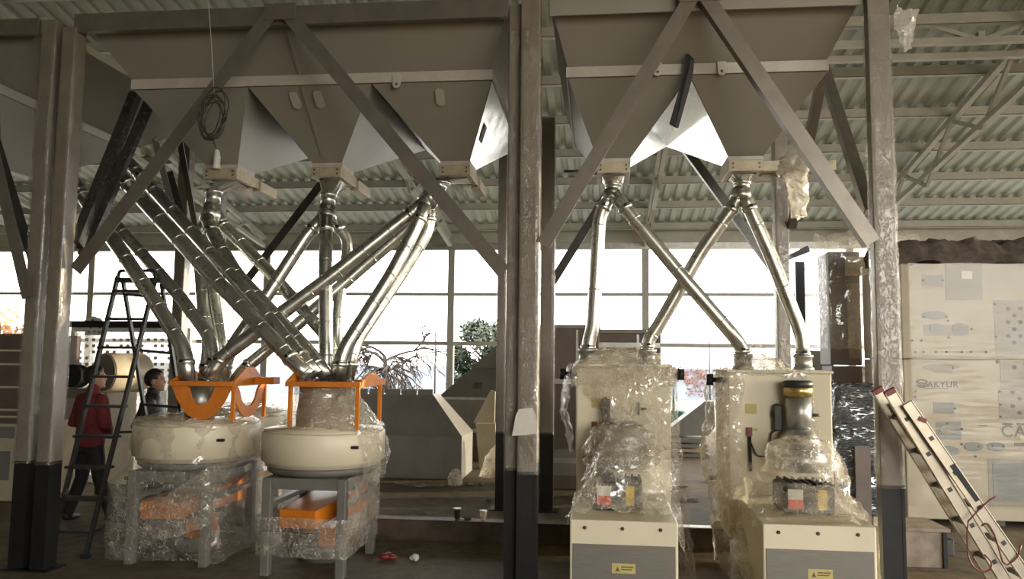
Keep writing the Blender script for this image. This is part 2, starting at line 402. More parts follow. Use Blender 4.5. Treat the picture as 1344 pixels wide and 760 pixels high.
# ------------------------------------------------------------------ outside
MB().box(-120, YW+.3, -.25, 140, 160, -.05).build('yard_ground', 'ground', kind='structure')
MB().box(RWX+9, YBK, -.25, 140, YW+.3, -.06).build('side_yard_ground', mat('dark_side_ground', (.09, .085, .075), (.07, .065, .06), .9, 0, 2), kind='structure')  # same unseen ground, kept dark to dim the funnel flanks
BY = 38.0
zb = at(560, 480, Y=BY).z
MB().box(-45, BY, -.05, 45, BY+.25, zb).build('boundary_wall', 'bwall', label='long whitewashed boundary wall beyond the open back of the hall', cat='wall')
rnd = random.Random(3)
iv = MB()
for k in range(1500):
    px = rnd.uniform(862, 1012); top = zb+.06; x = at(px, 500, Y=BY-.06).x
    z = top-abs(rnd.gauss(0, .75))
    if z < .1 or noise.noise(V((x*1.2, z*.45, 3))) < -.08: continue
    c = V((x+rnd.uniform(-.05, .05), BY-rnd.uniform(.06, .12), z)); s_ = rnd.uniform(.025, .075)
    a = rnd.uniform(0, 6.28); u = V((math.cos(a), rnd.uniform(-.4, .4), math.sin(a)))*s_; w_ = V((-math.sin(a), rnd.uniform(-.4, .4), math.cos(a)))*s_
    iv.add([c-u, c+w_*.6, c+u, c-w_*.6], [(0, 1, 2, 3)])
iv.build('ivy', 'ivy', label='reddish brown ivy leaves hanging over the white boundary wall', cat='ivy', kind='stuff', fix=False)

def branches(mb, p, d, L, r, depth, rnd, tips, droop=.0):
    pts = [p]; q = V(p); dd = V(d)
    for k in range(4):
        dd = (dd+V((rnd.uniform(-.25, .25), rnd.uniform(-.25, .25), rnd.uniform(-.15, .2)-droop))).normalized(); q = q+dd*L/4; pts.append(q)
    mb.tube(pts, [r, r*.9, r*.8, r*.7, r*.6], 6)
    tips.append(q)
    if depth == 0: return
    for k in range(rnd.choice((3, 3, 4))):
        nd = (dd+V((rnd.uniform(-1, 1), rnd.uniform(-1, 1), rnd.uniform(-.5, .6)))*.9).normalized()
        branches(mb, pts[rnd.choice((1, 2, 3, 4))], nd, L*rnd.uniform(.62, .85), r*.70, depth-1, rnd, tips, droop)
def bare_tree(px, py, Y, h, seed, label):
    rnd = random.Random(seed); b = at(px, py, Y=Y); b.z = -.05
    t = thing('bare_tree', b, label, 'tree'); mb = MB(); tips = []
    mb.tube([b, b+V((.1, 0, h*.3)), b+V((0, .05, h*.5))], [.11, .085, .07], 8)
    mb.build('trunk', 'bark', t)
    mb = MB()
    for k in range(6):
        a = k*1.05+rnd.random(); branches(mb, b+V((0, .05, h*(.30+.2*rnd.random()))), V((math.cos(a), math.sin(a), .75)), h*.30, .050, 4, rnd, tips, .14)
    mb.build('branches', 'bark', t, kind='stuff')
    return t
bare_tree(503, 520, 27, 3.7, 5, 'leafless drooping tree in front of the white boundary wall')
def leafy(px, Y, ztop, rx, zlow, n, lm, seed, label, name='leafy_tree', ls=.11):
    rnd = random.Random(seed); b = at(px, 480, Y=Y); b.z = -.05
    t = thing(name, b, label, 'tree')
    mb = MB(); mb.tube([b, b+V((.05, 0, 1.2)), b+V((0, 0, (ztop+zlow)/2))], [.16, .12, .06], 8)
    for k in range(7):
        a = k*.9; mb.tube([b+V((0, 0, 1.0+.15*k)), b+V((math.cos(a)*rx*.6, math.sin(a)*rx*.5, 1.5+.2*k))], [.05, .02], 6)
    mb.build('trunk', 'bark', t)
    lf = MB(); blobs = []
    for k in range(44):
        blobs.append((V((b.x+rnd.gauss(0, rx*.45), b.y+rnd.gauss(0, rx*.4), rnd.uniform(zlow+.3, ztop-.35))), rnd.uniform(.28, .5)))
    for k in range(n):
        c, R = rnd.choice(blobs); d = V((rnd.gauss(0, 1), rnd.gauss(0, 1), rnd.gauss(0, 1))).normalized()
        p = c+d*R*rnd.uniform(.55, 1.05); s_ = ls*rnd.uniform(.6, 1.2)
        u = V((rnd.gauss(0, 1), rnd.gauss(0, 1), rnd.gauss(0, 1))).normalized(); w_ = u.orthogonal().normalized()
        lf.add([p-u*s_, p+w_*s_*.4, p+u*s_, p-w_*s_*.4], [(0, 1, 2, 3)])
    lf.build('foliage', lm, t, kind='stuff', fix=False)
leafy(642, 27, at(640, 415, Y=27).z, 1.3, .2, 9000, 'leaf', 11, 'dark green leafy tree outside beyond the grey hopper')
leafy(-5, 24, at(10, 398, Y=24).z, .9, 1.5, 900, 'leafo', 12, 'orange leaved tree outside at the far left edge', ls=.09)
# fence posts in the yard
for px, py, Yp, lab in ((572, 436, 30, 'thin dark fence post standing left of the far mullion before the boundary wall'), (529, 462, 31, 'thin fence post behind the leafless tree'), (931, 447, 30, 'thin fence post in the yard between the two white machines')):
    p = at(px, py, Y=Yp); MB().cyl((p.x, p.y, -.05), p, .035, .03, 8).build('fence_post', 'bkwire', label=lab, cat='post')
# ------------------------------------------------------------------ the three bins and their frames
def X(px, py, Y): return at(px, py, Y=Y).x
def Z(px, py, Y): return at(px, py, Y=Y).z
YT, YBd, YO = 6.24, 6.62, 7.13          # top edge, rim band, outlet front edge of the bins
YBK2 = YB-.05
zt = Z(400, 14, YT)
zb0, zb1 = Z(395, 112, YBd), Z(395, 99, YBd)
zo = Z(430, 216, YO)

def hopper_bin(loc, xt0, xt1, xb0, xb1, cuts, outs, label):
    """xt: top edge, xb: rim band, cuts: boundaries between the cones, outs: (x0, x1) of each outlet"""
    t = thing('hopper_bin', loc, label, 'hopper bin')
    yb = YBK2-.40
    MB().frustum((xb0, YBd, xb1, yb), zb1, (xt0, YT, xt1, YBK2-.02), zt).build('upper_hopper', 'bin', t)
    MB().box(xb0-.012, YBd-.016, zb0, xb1+.012, YBd, zb1).box(xb0-.012, yb, zb0, xb1+.012, yb+.012, zb1).box(xb0-.012, YBd, zb0, xb0, yb, zb1).box(xb1, YBd, zb0, xb1+.012, yb, zb1).build('rim_band', 'band', t)
    MB().box(xt0, YT-.02, zt-.13, xt1, YT-.002, zt+.02).build('top_flange', 'bin', t)
    for i, (o0, o1) in enumerate(outs):
        c = MB().frustum((o0, YO, o1, YO+.34), zo, (cuts[i]+.004, YBd+.01, cuts[i+1]-.004, yb-.01), zb0).build('discharge_cone', 'bin', t)
        MB().box(o0-.012, YO-.012, zo-.03, o1+.012, YO+.352, zo+.012).build('outlet_flange', 'band', c)
    return t
def cone_point(t0, t1, o0, o1, u, s):
    """point on the front face of a cone: u across, s down"""
    a = V((t0*(1-u)+t1*u, YBd+.01, zb0)); b = V((o0*(1-u)+o1*u, YO, zo)); return a*(1-s)+b*s
mx = [X(175, 107, YBd), X(325, 107, YBd), X(487, 107, YBd), X(645, 107, YBd)]
mo = [(X(272, 214, YO), X(312, 214, YO)), (X(412, 214, YO), X(448, 214, YO)), (X(580, 206, YO), X(616, 206, YO))]
B2 = hopper_bin((mx[1], YT, zo), X(108, 30, YT), X(667, 30, YT), mx[0], mx[3], mx, mo, 'long grey sheet metal bin left of the middle columns, with three funnels underneath')
rx = [X(745, 95, YBd), X(905, 92, YBd), X(1085, 85, YBd)]
ro = [(X(784, 205, YO), X(826, 205, YO)), (X(957, 203, YO), X(1000, 203, YO))]
B3 = hopper_bin((rx[1], YT, zo), X(722, 18, YT), X(1137, 10, YT), rx[0], rx[2], rx, ro, 'grey sheet metal bin right of the middle columns, ending in two funnels')
lxs = [X(-330, 137, YBd), X(-130, 137, YBd), X(-2, 137, YBd)]
lo_ = [(lxs[0]+.55, lxs[0]+.85), (lxs[1]+.35, lxs[1]+.65)]
B1 = hopper_bin((lxs[1], YT, zo), X(-420, 50, YT), X(62, 28, YT), lxs[0], X(-2, 137, YBd), lxs, lo_, 'grey sheet metal bin at the far left edge, mostly cut off by the frame')
# seam, vents and lugs on the middle and right bins
def on_face(px, py, part):
    # intersection of the pixel's ray with the upper or lower front plane
    d = ray(px, py)
    a, b = (V((0, YT, zt)), V((0, YBd, zb1))) if part == 'up' else (V((0, YBd, zb0)), V((0, YO, zo)))
    e = b-a; nrm = V((0, -e.z, e.y)).normalized()
    if nrm.y > 0: nrm = -nrm
    t = (a-EYE).dot(nrm)/d.dot(nrm); return EYE+d*t, nrm, e.normalized()
for px, py in ((388, 131), (419, 130), (578, 127)):
    p, nn, e = on_face(px, py, 'lo'); r = V((1, 0, 0)); pts = []
    for k in range(16):
        a = 2*PI*k/16; cx_, cy_ = math.cos(a)*.04, math.sin(a)*.03+(.05 if math.sin(a) >= 0 else -.05)
        pts.append(p+r*cx_+e*cy_+nn*.003+r*(cy_*.10 if px < 500 else .0))
    MB().prism(pts, nn*.012).build('vent_window', 'band', B2, label='pale oblong sight window')
a0, nn, _ = on_face(372, 25, 'up'); b0, _, _ = on_face(394, 99, 'up'); c0, n2, _ = on_face(396, 113, 'lo'); d0, _, _ = on_face(424, 205, 'lo')
MB().bar(a0+nn*.006, b0+nn*.006, .022, .012, nn).bar(c0+n2*.006, d0+n2*.006, .022, .012, n2).build('folded_seam', 'bin', B2)
def lug(px, py, bin_):
    p = at(px, py, Y=YBd-.018); mb = MB(); mb.box(p.x-.035, YBd-.032, p.z-.01, p.x+.035, YBd-.016, p.z+.07)
    mb.cyl((p.x, YBd-.016, p.z-.012), (p.x, YBd-.034, p.z-.012), .036, .036, 16); mb.build('lifting_lug', 'band', bin_)
    MB().cyl((p.x, YBd-.034, p.z-.014), (p.x, YBd-.037, p.z-.014), .012, .012, 10).build('lug_hole', 'hole', bin_)
lug(521, 109, B2); lug(863, 93, B3); lug(947, 92, B3)

# --- support frames: columns with film, braces, top beams
def column(fr, px0, px1, py, Y, z1, zs, side=.15, wrapm='post', d0=None):
    """one column: dark painted foot up to zs, grey shaft wrapped in film above"""
    x0, x1 = X(px0, py, Y), X(px1, py, Y); w = side
    c = MB().box(x0, Y, zs, x1, Y+w, z1).build('column', wrapm, fr, bevel=.006)
    MB().box(x0+.002, Y, .012, x1-.002, Y+w, zs).box(x0-.0, Y-.004, .012, x0+.022, Y+w+.004, zs).box(x1-.022, Y-.004, .012, x1, Y+w+.004, zs).build('painted_foot', 'dark', c)
    MB().box(x0-.06, Y-.05, 0, x1+.06, Y+w+.05, .012).build('base_plate', 'dark', c)
    rings = [rect_ring(x0-.008, Y-.008, x1+.008, Y+w+.008, z, 2) for z in (zs-.02, (zs+z1)/2, min(z1, 4.4))]
    film('film_wrap', 'filmc', c, rings, nu=26, amp=.009, sc=9, sub=2)
    return c
f2 = thing('bin_frame', (X(380, 400, YF), YF, 0), 'steel frame of the long bin left of the middle columns, braced in an inverted V', 'steel frame')
f3 = thing('bin_frame', (X(930, 400, YF), YF, 0), 'steel frame of the right bin, braces meeting above its two funnels', 'steel frame')
f1 = thing('bin_frame', (X(40, 400, YF), YF, 0), 'steel frame of the far left bin with only its right column in view', 'steel frame')
zs_m = Z(690, 620, YF); ztop = zt+.05
column(f1, 27, 46, 480, YF+.02, zt-.02, Z(45, 606, YF))
column(f2, 55, 73, 480, YF, zt-.10, Z(70, 607, YF))
column(f2, 664, 681, 450, YF+.06, zt-.02, Z(672, 616, YF))
column(f3, 680, 706, 450, YF, zt+.20, zs_m)
column(f3, 1151, 1181, 450, YF, zt+.20, Z(1170, 638, YF), side=.09)
column(f3, 709, 727, 450, YB, zt, Z(717, 568, YB))
column(f3, 1019, 1036, 350, YB, zt, .9)
column(f2, 266, 281, 480, YB, zt, .9)
column(f2, 652, 663, 450, YB+.02, zt-.02, .9)
column(f1, 222, 236, 480, YB+.6, zt-.02, .9)
def brace(fr, a, b, w, Y=None, m='brace', name='brace', yy=None):
    y0, y1 = (Y, Y) if yy is None else yy
    p0, p1 = at(*a, Y=y0), at(*b, Y=y1)
    return MB().angle(p0, p1, w).build(name, m, fr)
YBR = YF-.02
for fr, a, b in ((f2, (357, 16), (99, 355)), (f2, (376, 16), (661, 357)), (f3, (909, -6), (713, 321)), (f3, (926, -6), (1146, 318))):
    brace(fr, a, b, .115, YBR)
MB().box(X(350, 20, YBR)-.02, YBR-.012, Z(365, 26, YBR), X(385, 20, YBR)+.02, YBR+.0, zt+.02).build('gusset_plate', 'brace', f2)
MB().box(X(895, 20, YBR)-.02, YBR-.012, Z(915, 2, YBR), X(942, 20, YBR)+.02, YBR+.0, zt+.14).build('gusset_plate', 'brace', f3)
MB().box(X(98, 28, YF)-.02, YF+.02, zt-.14, X(665, 30, YF), YF+.075, zt+.02).build('top_beam', 'brace', f2)
MB().box(X(707, 10, YF), YF+.02, zt+.02, X(1145, 10, YF), YF+.075, zt+.16).build('top_beam', 'brace', f3)
MB().box(X(-300, 28, YF), YF+.03, zt-.14, X(48, 30, YF), YF+.075, zt+.0).build('top_beam', 'brace', f1)
# far left frame's braces
brace(f1, (-40, 60), (36, 390), .10, YBR)
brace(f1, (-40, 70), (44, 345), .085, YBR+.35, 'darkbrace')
# back and side braces
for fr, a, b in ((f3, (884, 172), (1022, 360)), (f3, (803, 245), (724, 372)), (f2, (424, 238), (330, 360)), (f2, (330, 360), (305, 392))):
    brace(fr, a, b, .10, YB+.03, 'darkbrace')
brace(f3, (1082, 86), (1143, 275), .09, yy=(7.5, YF+.14), name='side_brace')
brace(f3, (1083, 88), (1040, 300), .09, yy=(7.6, YB-.02), name='side_brace')
# paired dark side braces of the neighbouring frames at left
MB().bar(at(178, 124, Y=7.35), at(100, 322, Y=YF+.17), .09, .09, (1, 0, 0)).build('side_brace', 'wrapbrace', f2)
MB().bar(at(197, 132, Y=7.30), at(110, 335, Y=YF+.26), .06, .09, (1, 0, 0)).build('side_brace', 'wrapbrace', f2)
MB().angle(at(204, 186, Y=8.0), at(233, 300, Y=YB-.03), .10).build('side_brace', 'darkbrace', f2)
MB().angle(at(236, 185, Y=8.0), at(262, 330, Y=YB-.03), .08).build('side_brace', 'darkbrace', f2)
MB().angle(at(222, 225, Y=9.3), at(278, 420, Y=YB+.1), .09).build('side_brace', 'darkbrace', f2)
# bent dark strip left hanging over the rim of the right bin
p = [at(900, 70, Y=YBd-.1), at(907, 78, Y=YBd-.1), at(905, 100, Y=YBd-.08), at(886, 168, Y=YBd-.05), at(878, 163, Y=YBd-.05), at(896, 100, Y=YBd-.08)]
MB().prism(p, (.03, .012, 0)).build('rubber_strip', 'black', bevel=.003, label='short black strip hanging across the rim between the right bin\'s two funnels', cat='strip')
# polished plates: extra sheet on third funnel, added on right bin for bright reflections
yb_ = YBK2-.41
def flank(bin_, tx, ox, side, s0=0.0, hole=None):
    a, b = V((tx+side*.004, YBd+.01, zb0-.004)), V((tx+side*.004, yb_, zb0-.004)); c, d = V((ox+side*.004, YO+.34, zo+.012)), V((ox+side*.004, YO, zo+.012))
    o = MB().prism([a, b, c, d], (side*.004, 0, -.002)).build('bright_flank_plate', 'polish', bin_, label='bright polished plate added on the funnel flank')
    if hole:
        u, w_ = hole; q = lambda s, t: (a*(1-t)+b*t)*(1-s)+(d*(1-t)+c*t)*s+V((side*.006, 0, -.002))
        MB().prism([q(u, w_), q(u, w_+.10), q(u+.22, w_+.16), q(u+.22, w_+.02)], (side*.006, 0, -.003)).build('flank_opening', 'hole', o)
flank(B2, mx[3]-.004, mo[2][1], 1, hole=(.45, .10))
flank(B3, rx[1]+.004, ro[1][0], -1)
flank(B3, rx[1]-.004, ro[0][1], 1)
# loose bent sheet wedged between the bin and the middle column
pw = [at(655, 40, Y=YT+.10), at(667, 28, Y=YT+.05), at(668, 175, Y=YBd+.3), at(662, 150, Y=YBd+.2), at(645, 100, Y=YBd+.05)]
# ------------------------------------------------------------------ slide gates under the funnels
def gate(cxp, py, w, label, act, wm='gate'):
    """box gate under an outlet; act: direction of its actuator, or None"""
    c = at(cxp, py, Y=YO); z1 = zo-.03; t = thing('slide_gate', (c.x, YO+.17, z1-.11), label, 'slide gate')
    MB().box(c.x-w/2, YO-.05, z1-.10, c.x+w/2, YO+.02, z1).box(c.x-w/2, YO+.38, z1-.10, c.x+w/2, YO+.45, z1).box(c.x-w/2, YO+.02, z1-.10, c.x-w/2+.045, YO+.38, z1).box(c.x+w/2-.045, YO+.02, z1-.10, c.x+w/2, YO+.38, z1).build('gate_frame', wm, t, bevel=.004)
    MB().box(c.x-w/2+.046, YO+.021, z1-.07, c.x+w/2-.046, YO+.379, z1-.05).build('gate_blade', 'galv2', t)
    if act == 'x':
        MB().box(c.x+w/2+.001, YO-.03, z1-.10, c.x+w/2+.62, YO+.04, z1-.005).box(c.x+w/2+.001, YO+.10, z1-.12, c.x+w/2+.42, YO+.16, z1-.03).build('actuator_beam', wm, t, bevel=.004)
    if act == '-x':
        MB().box(c.x-w/2-.10, YO+.03, z1-.10, c.x-w/2-.001, YO+.12, z1-.005).build('actuator_beam', wm, t, bevel=.004)
        MB().cyl((c.x-w/2-.10, YO+.075, z1-.05), (c.x-w/2-.30, YO+.075, z1-.05), .012).build('spindle', 'darkbrace', t)
    if act == 'y':
        MB().box(c.x+w/2-.07, YO+.452, z1-.12, c.x+w/2+.02, YO+.85, z1-.02).box(c.x-w/2+.03, YO+.452, z1-.10, c.x-w/2+.09, YO+.85, z1-.03).build('actuator_rail', wm, t, bevel=.003)
    for sx in (-1, 1):
        for k in range(2): MB().cyl((c.x+sx*w*.38, YO-.05, z1-.03-.04*k), (c.x+sx*w*.38, YO-.06, z1-.03-.04*k), .008, .008, 8).build('bolt', 'darkbrace', t)
    return t, c.x, z1-.10
GATES = [gate(292, 222, .34, 'yellowish slide gate with white actuator on it, below the leftmost funnel in view', 'y'),
         gate(430, 226, .29, 'yellowish slide gate below the centre funnel of the middle bin', 'y'),
         gate(598, 215, .29, 'yellowish slide gate nearest the middle columns, over a sloping spout', 'y'),
         gate(805, 214, .30, 'yellowish slide gate below the right bin\'s left funnel', '-x'),
         gate(978, 212, .30, 'yellowish slide gate with long arm ending in a plastic bag', 'x')]
# white wrapped actuator standing on the first gate
b = at(284, 222, Y=YO-.09); a = MB()
a.lathe(b, [(.035, 0), (.04, .02), (.032, .05), (.034, .12), (.026, .13), (.03, .19), (.016, .21), (.012, .26)], 16)
a.build('actuator', 'white', GATES[0][0], label='white ribbed screw actuator')
# crumpled plastic bag at the end of the fifth gate's arm
rings = []
for (px, py, r) in ((1040, 200, .03), (1044, 207, .12), (1040, 222, .15), (1044, 238, .10), (1050, 255, .07), (1049, 275, .06), (1049, 284, .045)):
    c = at(px, py, Y=YO); rings.append([c+V((math.cos(2*PI*k/10)*r, math.sin(2*PI*k/10)*r, .03*math.sin(k*2.1))) for k in range(10)])
film('plastic_bag', 'filmbag', None, rings, nu=6, amp=.055, sc=9, sub=2, label='crumpled clear plastic bag hanging from the gate arm at upper right', cat='plastic bag')

# tuft of torn film caught on top of the right column
c = at(1168, 30, Y=YF+.05); rows = []
for k in range(5):
    rows.append([c+V((.03+.055*j*(1-.1*k), -.05+.03*math.sin(j*2+k), .12-.075*k-.02*j+.03*math.sin(j*3+k))) for j in range(4)])
film('film_tuft', 'filmbag', None, rows, closed=False, nu=3, amp=.03, sc=14, sub=3, label='torn tuft of film sticking out near the top of the right column', cat='plastic film')
# ------------------------------------------------------------------ spouts
def ring_along(pts, gap, r):
    out = []; carry = gap*.5
    for a, b in zip(pts, pts[1:]):
        L = (b-a).length; d = (b-a).normalized(); s = carry
        while s < L: out.append((a+d*s, d)); s += gap
        carry = s-L
    return out
def smooth_bend(pts, rb):
    out = [pts[0]]
    for i in range(1, len(pts)-1):
        p = pts[i]; a = (pts[i-1]-p); b = (pts[i+1]-p); k = min(rb, a.length*.45, b.length*.45)
        p0 = p+a.normalized()*k; p1 = p+b.normalized()*k
        for t in (0, .33, .67, 1): out.append(p0*(1-t)**2+p*2*t*(1-t)+p1*t*t)
    out.append(pts[-1]); return out
def spout(label, path, r=.062, gap=.30, group=None, cl=(0.08, .92), m='galv'):
    """one round sheet metal spout: tube with swaged rings, clamp collars at both ends"""
    pts = [at(px, py, Y=y) for px, py, y in path]
    t = thing('spout_pipe', pts[-1], label, 'pipe', group)
    sp = smooth_bend(pts, .12)
    mb = MB(); mb.tube(sp, r, 18)
    for p, d in ring_along(pts, gap, r): mb.tube([p-d*.006, p+d*.006], r*1.05, 18)
    mb.build('pipe', m, t)
    L = [0.0]
    for a, b in zip(pts, pts[1:]): L.append(L[-1]+(b-a).length)
    for u in cl:
        s = u*L[-1]; k = max(i for i in range(len(L)-1) if L[i] <= s); d = (pts[k+1]-pts[k]).normalized(); p = pts[k]+d*(s-L[k])
        c = MB().tube([p-d*.022, p-d*.018, p+d*.018, p+d*.022], [r*1.02, r*1.13, r*1.13, r*1.02], 18).build('clamp_collar', m, t)
        q = p+V((0, -1, .2)).normalized()*r*1.16
        MB().box(q.x-.014, q.y-.02, q.z-.012, q.x+.014, q.y+.004, q.z+.012).build('clamp_bolt', 'dark', c)
    return t
def divider(label, gi, neck, heads):
    """square-to-round funnel below a gate and the splitter head the spouts leave from"""
    g, gx, gz = GATES[gi]
    t = thing('pipe_splitter', (gx, YO+.2, gz-.3), label, 'pipe splitter')
    n0 = at(*neck)if len(neck) == 2 else at(neck[0], neck[1], Y=neck[2])
    top = rect_ring(gx-.10, YO+.06, gx+.10, YO+.32, gz-.002, 4); low = []
    for k in range(16):
        p = top[k]; a = math.atan2(p.y-(YO+.19), p.x-gx); low.append(n0+V((math.cos(a)*.072, math.sin(a)*.072, 0)))
    MB().grid([top, low], True, sm=False).build('funnel', 'galv', t, solid=.003)
    h = [at(px, py, Y=y) for px, py, y in heads]
    MB().tube([n0+V((0, 0, .01)), h[0]], .070, 18).build('neck_pipe', 'galv', t)
    MB().tube([n0-V((0, 0, .02)), n0+V((0, 0, .02))], .080, 18).build('clamp_collar', 'galv', t)
    if len(h) > 1: MB().tube([h[0], (h[0]+h[-1])/2, h[-1]], [.078, .092, .100], 18).build('splitter', 'galv', t)
    return t
divider('splitter head below the leftmost funnel of the middle bin', 0, (281, 252, 7.32), [(279, 268, 7.32), (275, 292, 7.30)])
divider('splitter head below the centre funnel of the middle bin', 1, (431, 256, 7.32), [(430, 270, 7.32), (428, 292, 7.30)])
divider('tilted splitter head beneath the funnel nearest the middle columns', 2, (580, 240, 7.32), [(574, 248, 7.31), (558, 268, 7.28)])
divider('splitter head under the right bin\'s left funnel', 3, (805, 243, 7.34), [(804, 250, 7.34), (803, 264, 7.33)])
divider('splitter head under the right bin\'s right funnel', 4, (974, 240, 7.34), [(973, 248, 7.34), (972, 262, 7.33)])
GL = 'spouts feeding the two round machines'
spout('frontmost long spout slanting from upper left down to the right round machine', [(150, 222, 6.95), (276, 360, 6.72), (384, 473, 6.55), (405, 494, 6.55)], .066, group=GL)
spout('thinner spout running just above the frontmost slanting spout from upper left', [(168, 212, 7.15), (325, 385, 6.85), (396, 466, 6.7), (416, 492, 6.68)], .058, group=GL)
spout('leftmost spout, ending at the left side of the left round machine', [(96, 238, 7.0), (200, 390, 6.75), (243, 460, 6.65), (247, 505, 6.62)], .066, group=GL)
spout('second leftmost spout slanting down behind the stepladder top', [(128, 268, 7.35), (237, 390, 7.15), (276, 444, 6.95), (284, 500, 6.85)], .058, group=GL)
spout('left one of two near vertical spouts below the leftmost funnel', [(272, 290, 7.30), (259, 312, 7.30), (266, 400, 7.15), (274, 450, 7.0), (268, 500, 6.90)], .055, group=GL)
spout('right one of two near vertical spouts below the leftmost funnel', [(276, 294, 7.36), (270, 312, 7.36), (286, 430, 7.2), (296, 500, 7.08)], .062, group=GL)
spout('thick spout from the leftmost funnel slanting right into the right round machine', [(272, 286, 7.22), (282, 312, 7.12), (310, 360, 6.98), (408, 465, 6.80), (430, 496, 6.78)], .066, group=GL)
spout('spout from the leftmost funnel slanting right, ending behind the vertical spout', [(281, 276, 7.40), (294, 296, 7.40), (360, 364, 7.3), (432, 445, 7.12), (440, 500, 7.05)], .060, group=GL)
spout('spout bending left from the centre funnel down to the left round machine', [(424, 286, 7.28), (404, 306, 7.24), (353, 384, 7.12), (300, 462, 6.98), (290, 500, 6.95)], .062, group=GL)
spout('straight vertical spout from the centre funnel', [(428, 284, 7.20), (427, 360, 7.05), (428, 465, 6.92), (428, 500, 6.90)], .062, group=GL)
spout('short-elbowed spout from the right of the centre funnel, hanging vertical', [(434, 286, 7.36), (455, 312, 7.40), (456, 330, 7.38), (444, 400, 7.25), (441, 500, 7.14)], .052, group=GL)
spout('upper of two long spouts slanting left from the funnel nearest the middle columns', [(560, 264, 7.24), (534, 284, 7.2), (432, 365, 7.02), (290, 470, 6.80), (272, 500, 6.76)], .066, group=GL)
spout('lower, farther one of two long spouts slanting left from the funnel beside the columns', [(562, 266, 7.44), (540, 296, 7.42), (474, 352, 7.34), (379, 436, 7.15), (320, 484, 7.0), (308, 502, 6.98)], .058, group=GL)
spout('bright steep spout from the funnel nearest the middle columns to the right round machine', [(558, 268, 7.20), (545, 300, 7.16), (514, 360, 7.05), (449, 462, 6.82), (443, 500, 6.80)], .062, group=GL)
spout('steep spout just right of the bright one, bending at its top', [(566, 266, 7.36), (562, 304, 7.38), (527, 360, 7.28), (466, 450, 7.02), (456, 500, 6.98)], .058, group=GL)
GR = 'spouts feeding the two tall white machines'
spout('upright spout from the right bin\'s left funnel down to the left white machine', [(801, 256, 7.34), (787, 282, 7.36), (778, 430, 7.42), (772, 452, 7.42), (771, 474, 7.42)], .062, gap=.6, group=GR)
spout('slanting spout from the right bin\'s left funnel across to the right white machine', [(806, 256, 7.30), (818, 270, 7.28), (905, 374, 7.26), (962, 440, 7.34), (974, 456, 7.40), (975, 484, 7.42)], .062, gap=.6, group=GR)
spout('slanting spout from the right bin\'s right funnel back to the left white machine', [(970, 256, 7.34), (962, 272, 7.36), (920, 330, 7.42), (864, 428, 7.46), (851, 446, 7.46), (849, 474, 7.46)], .060, gap=.6, group=GR)
spout('steep spout from the right bin\'s right funnel down to the right white machine', [(976, 256, 7.32), (984, 274, 7.32), (1012, 336, 7.36), (1048, 428, 7.42), (1053, 445, 7.42), (1054, 484, 7.42)], .062, gap=.6, group=GR)
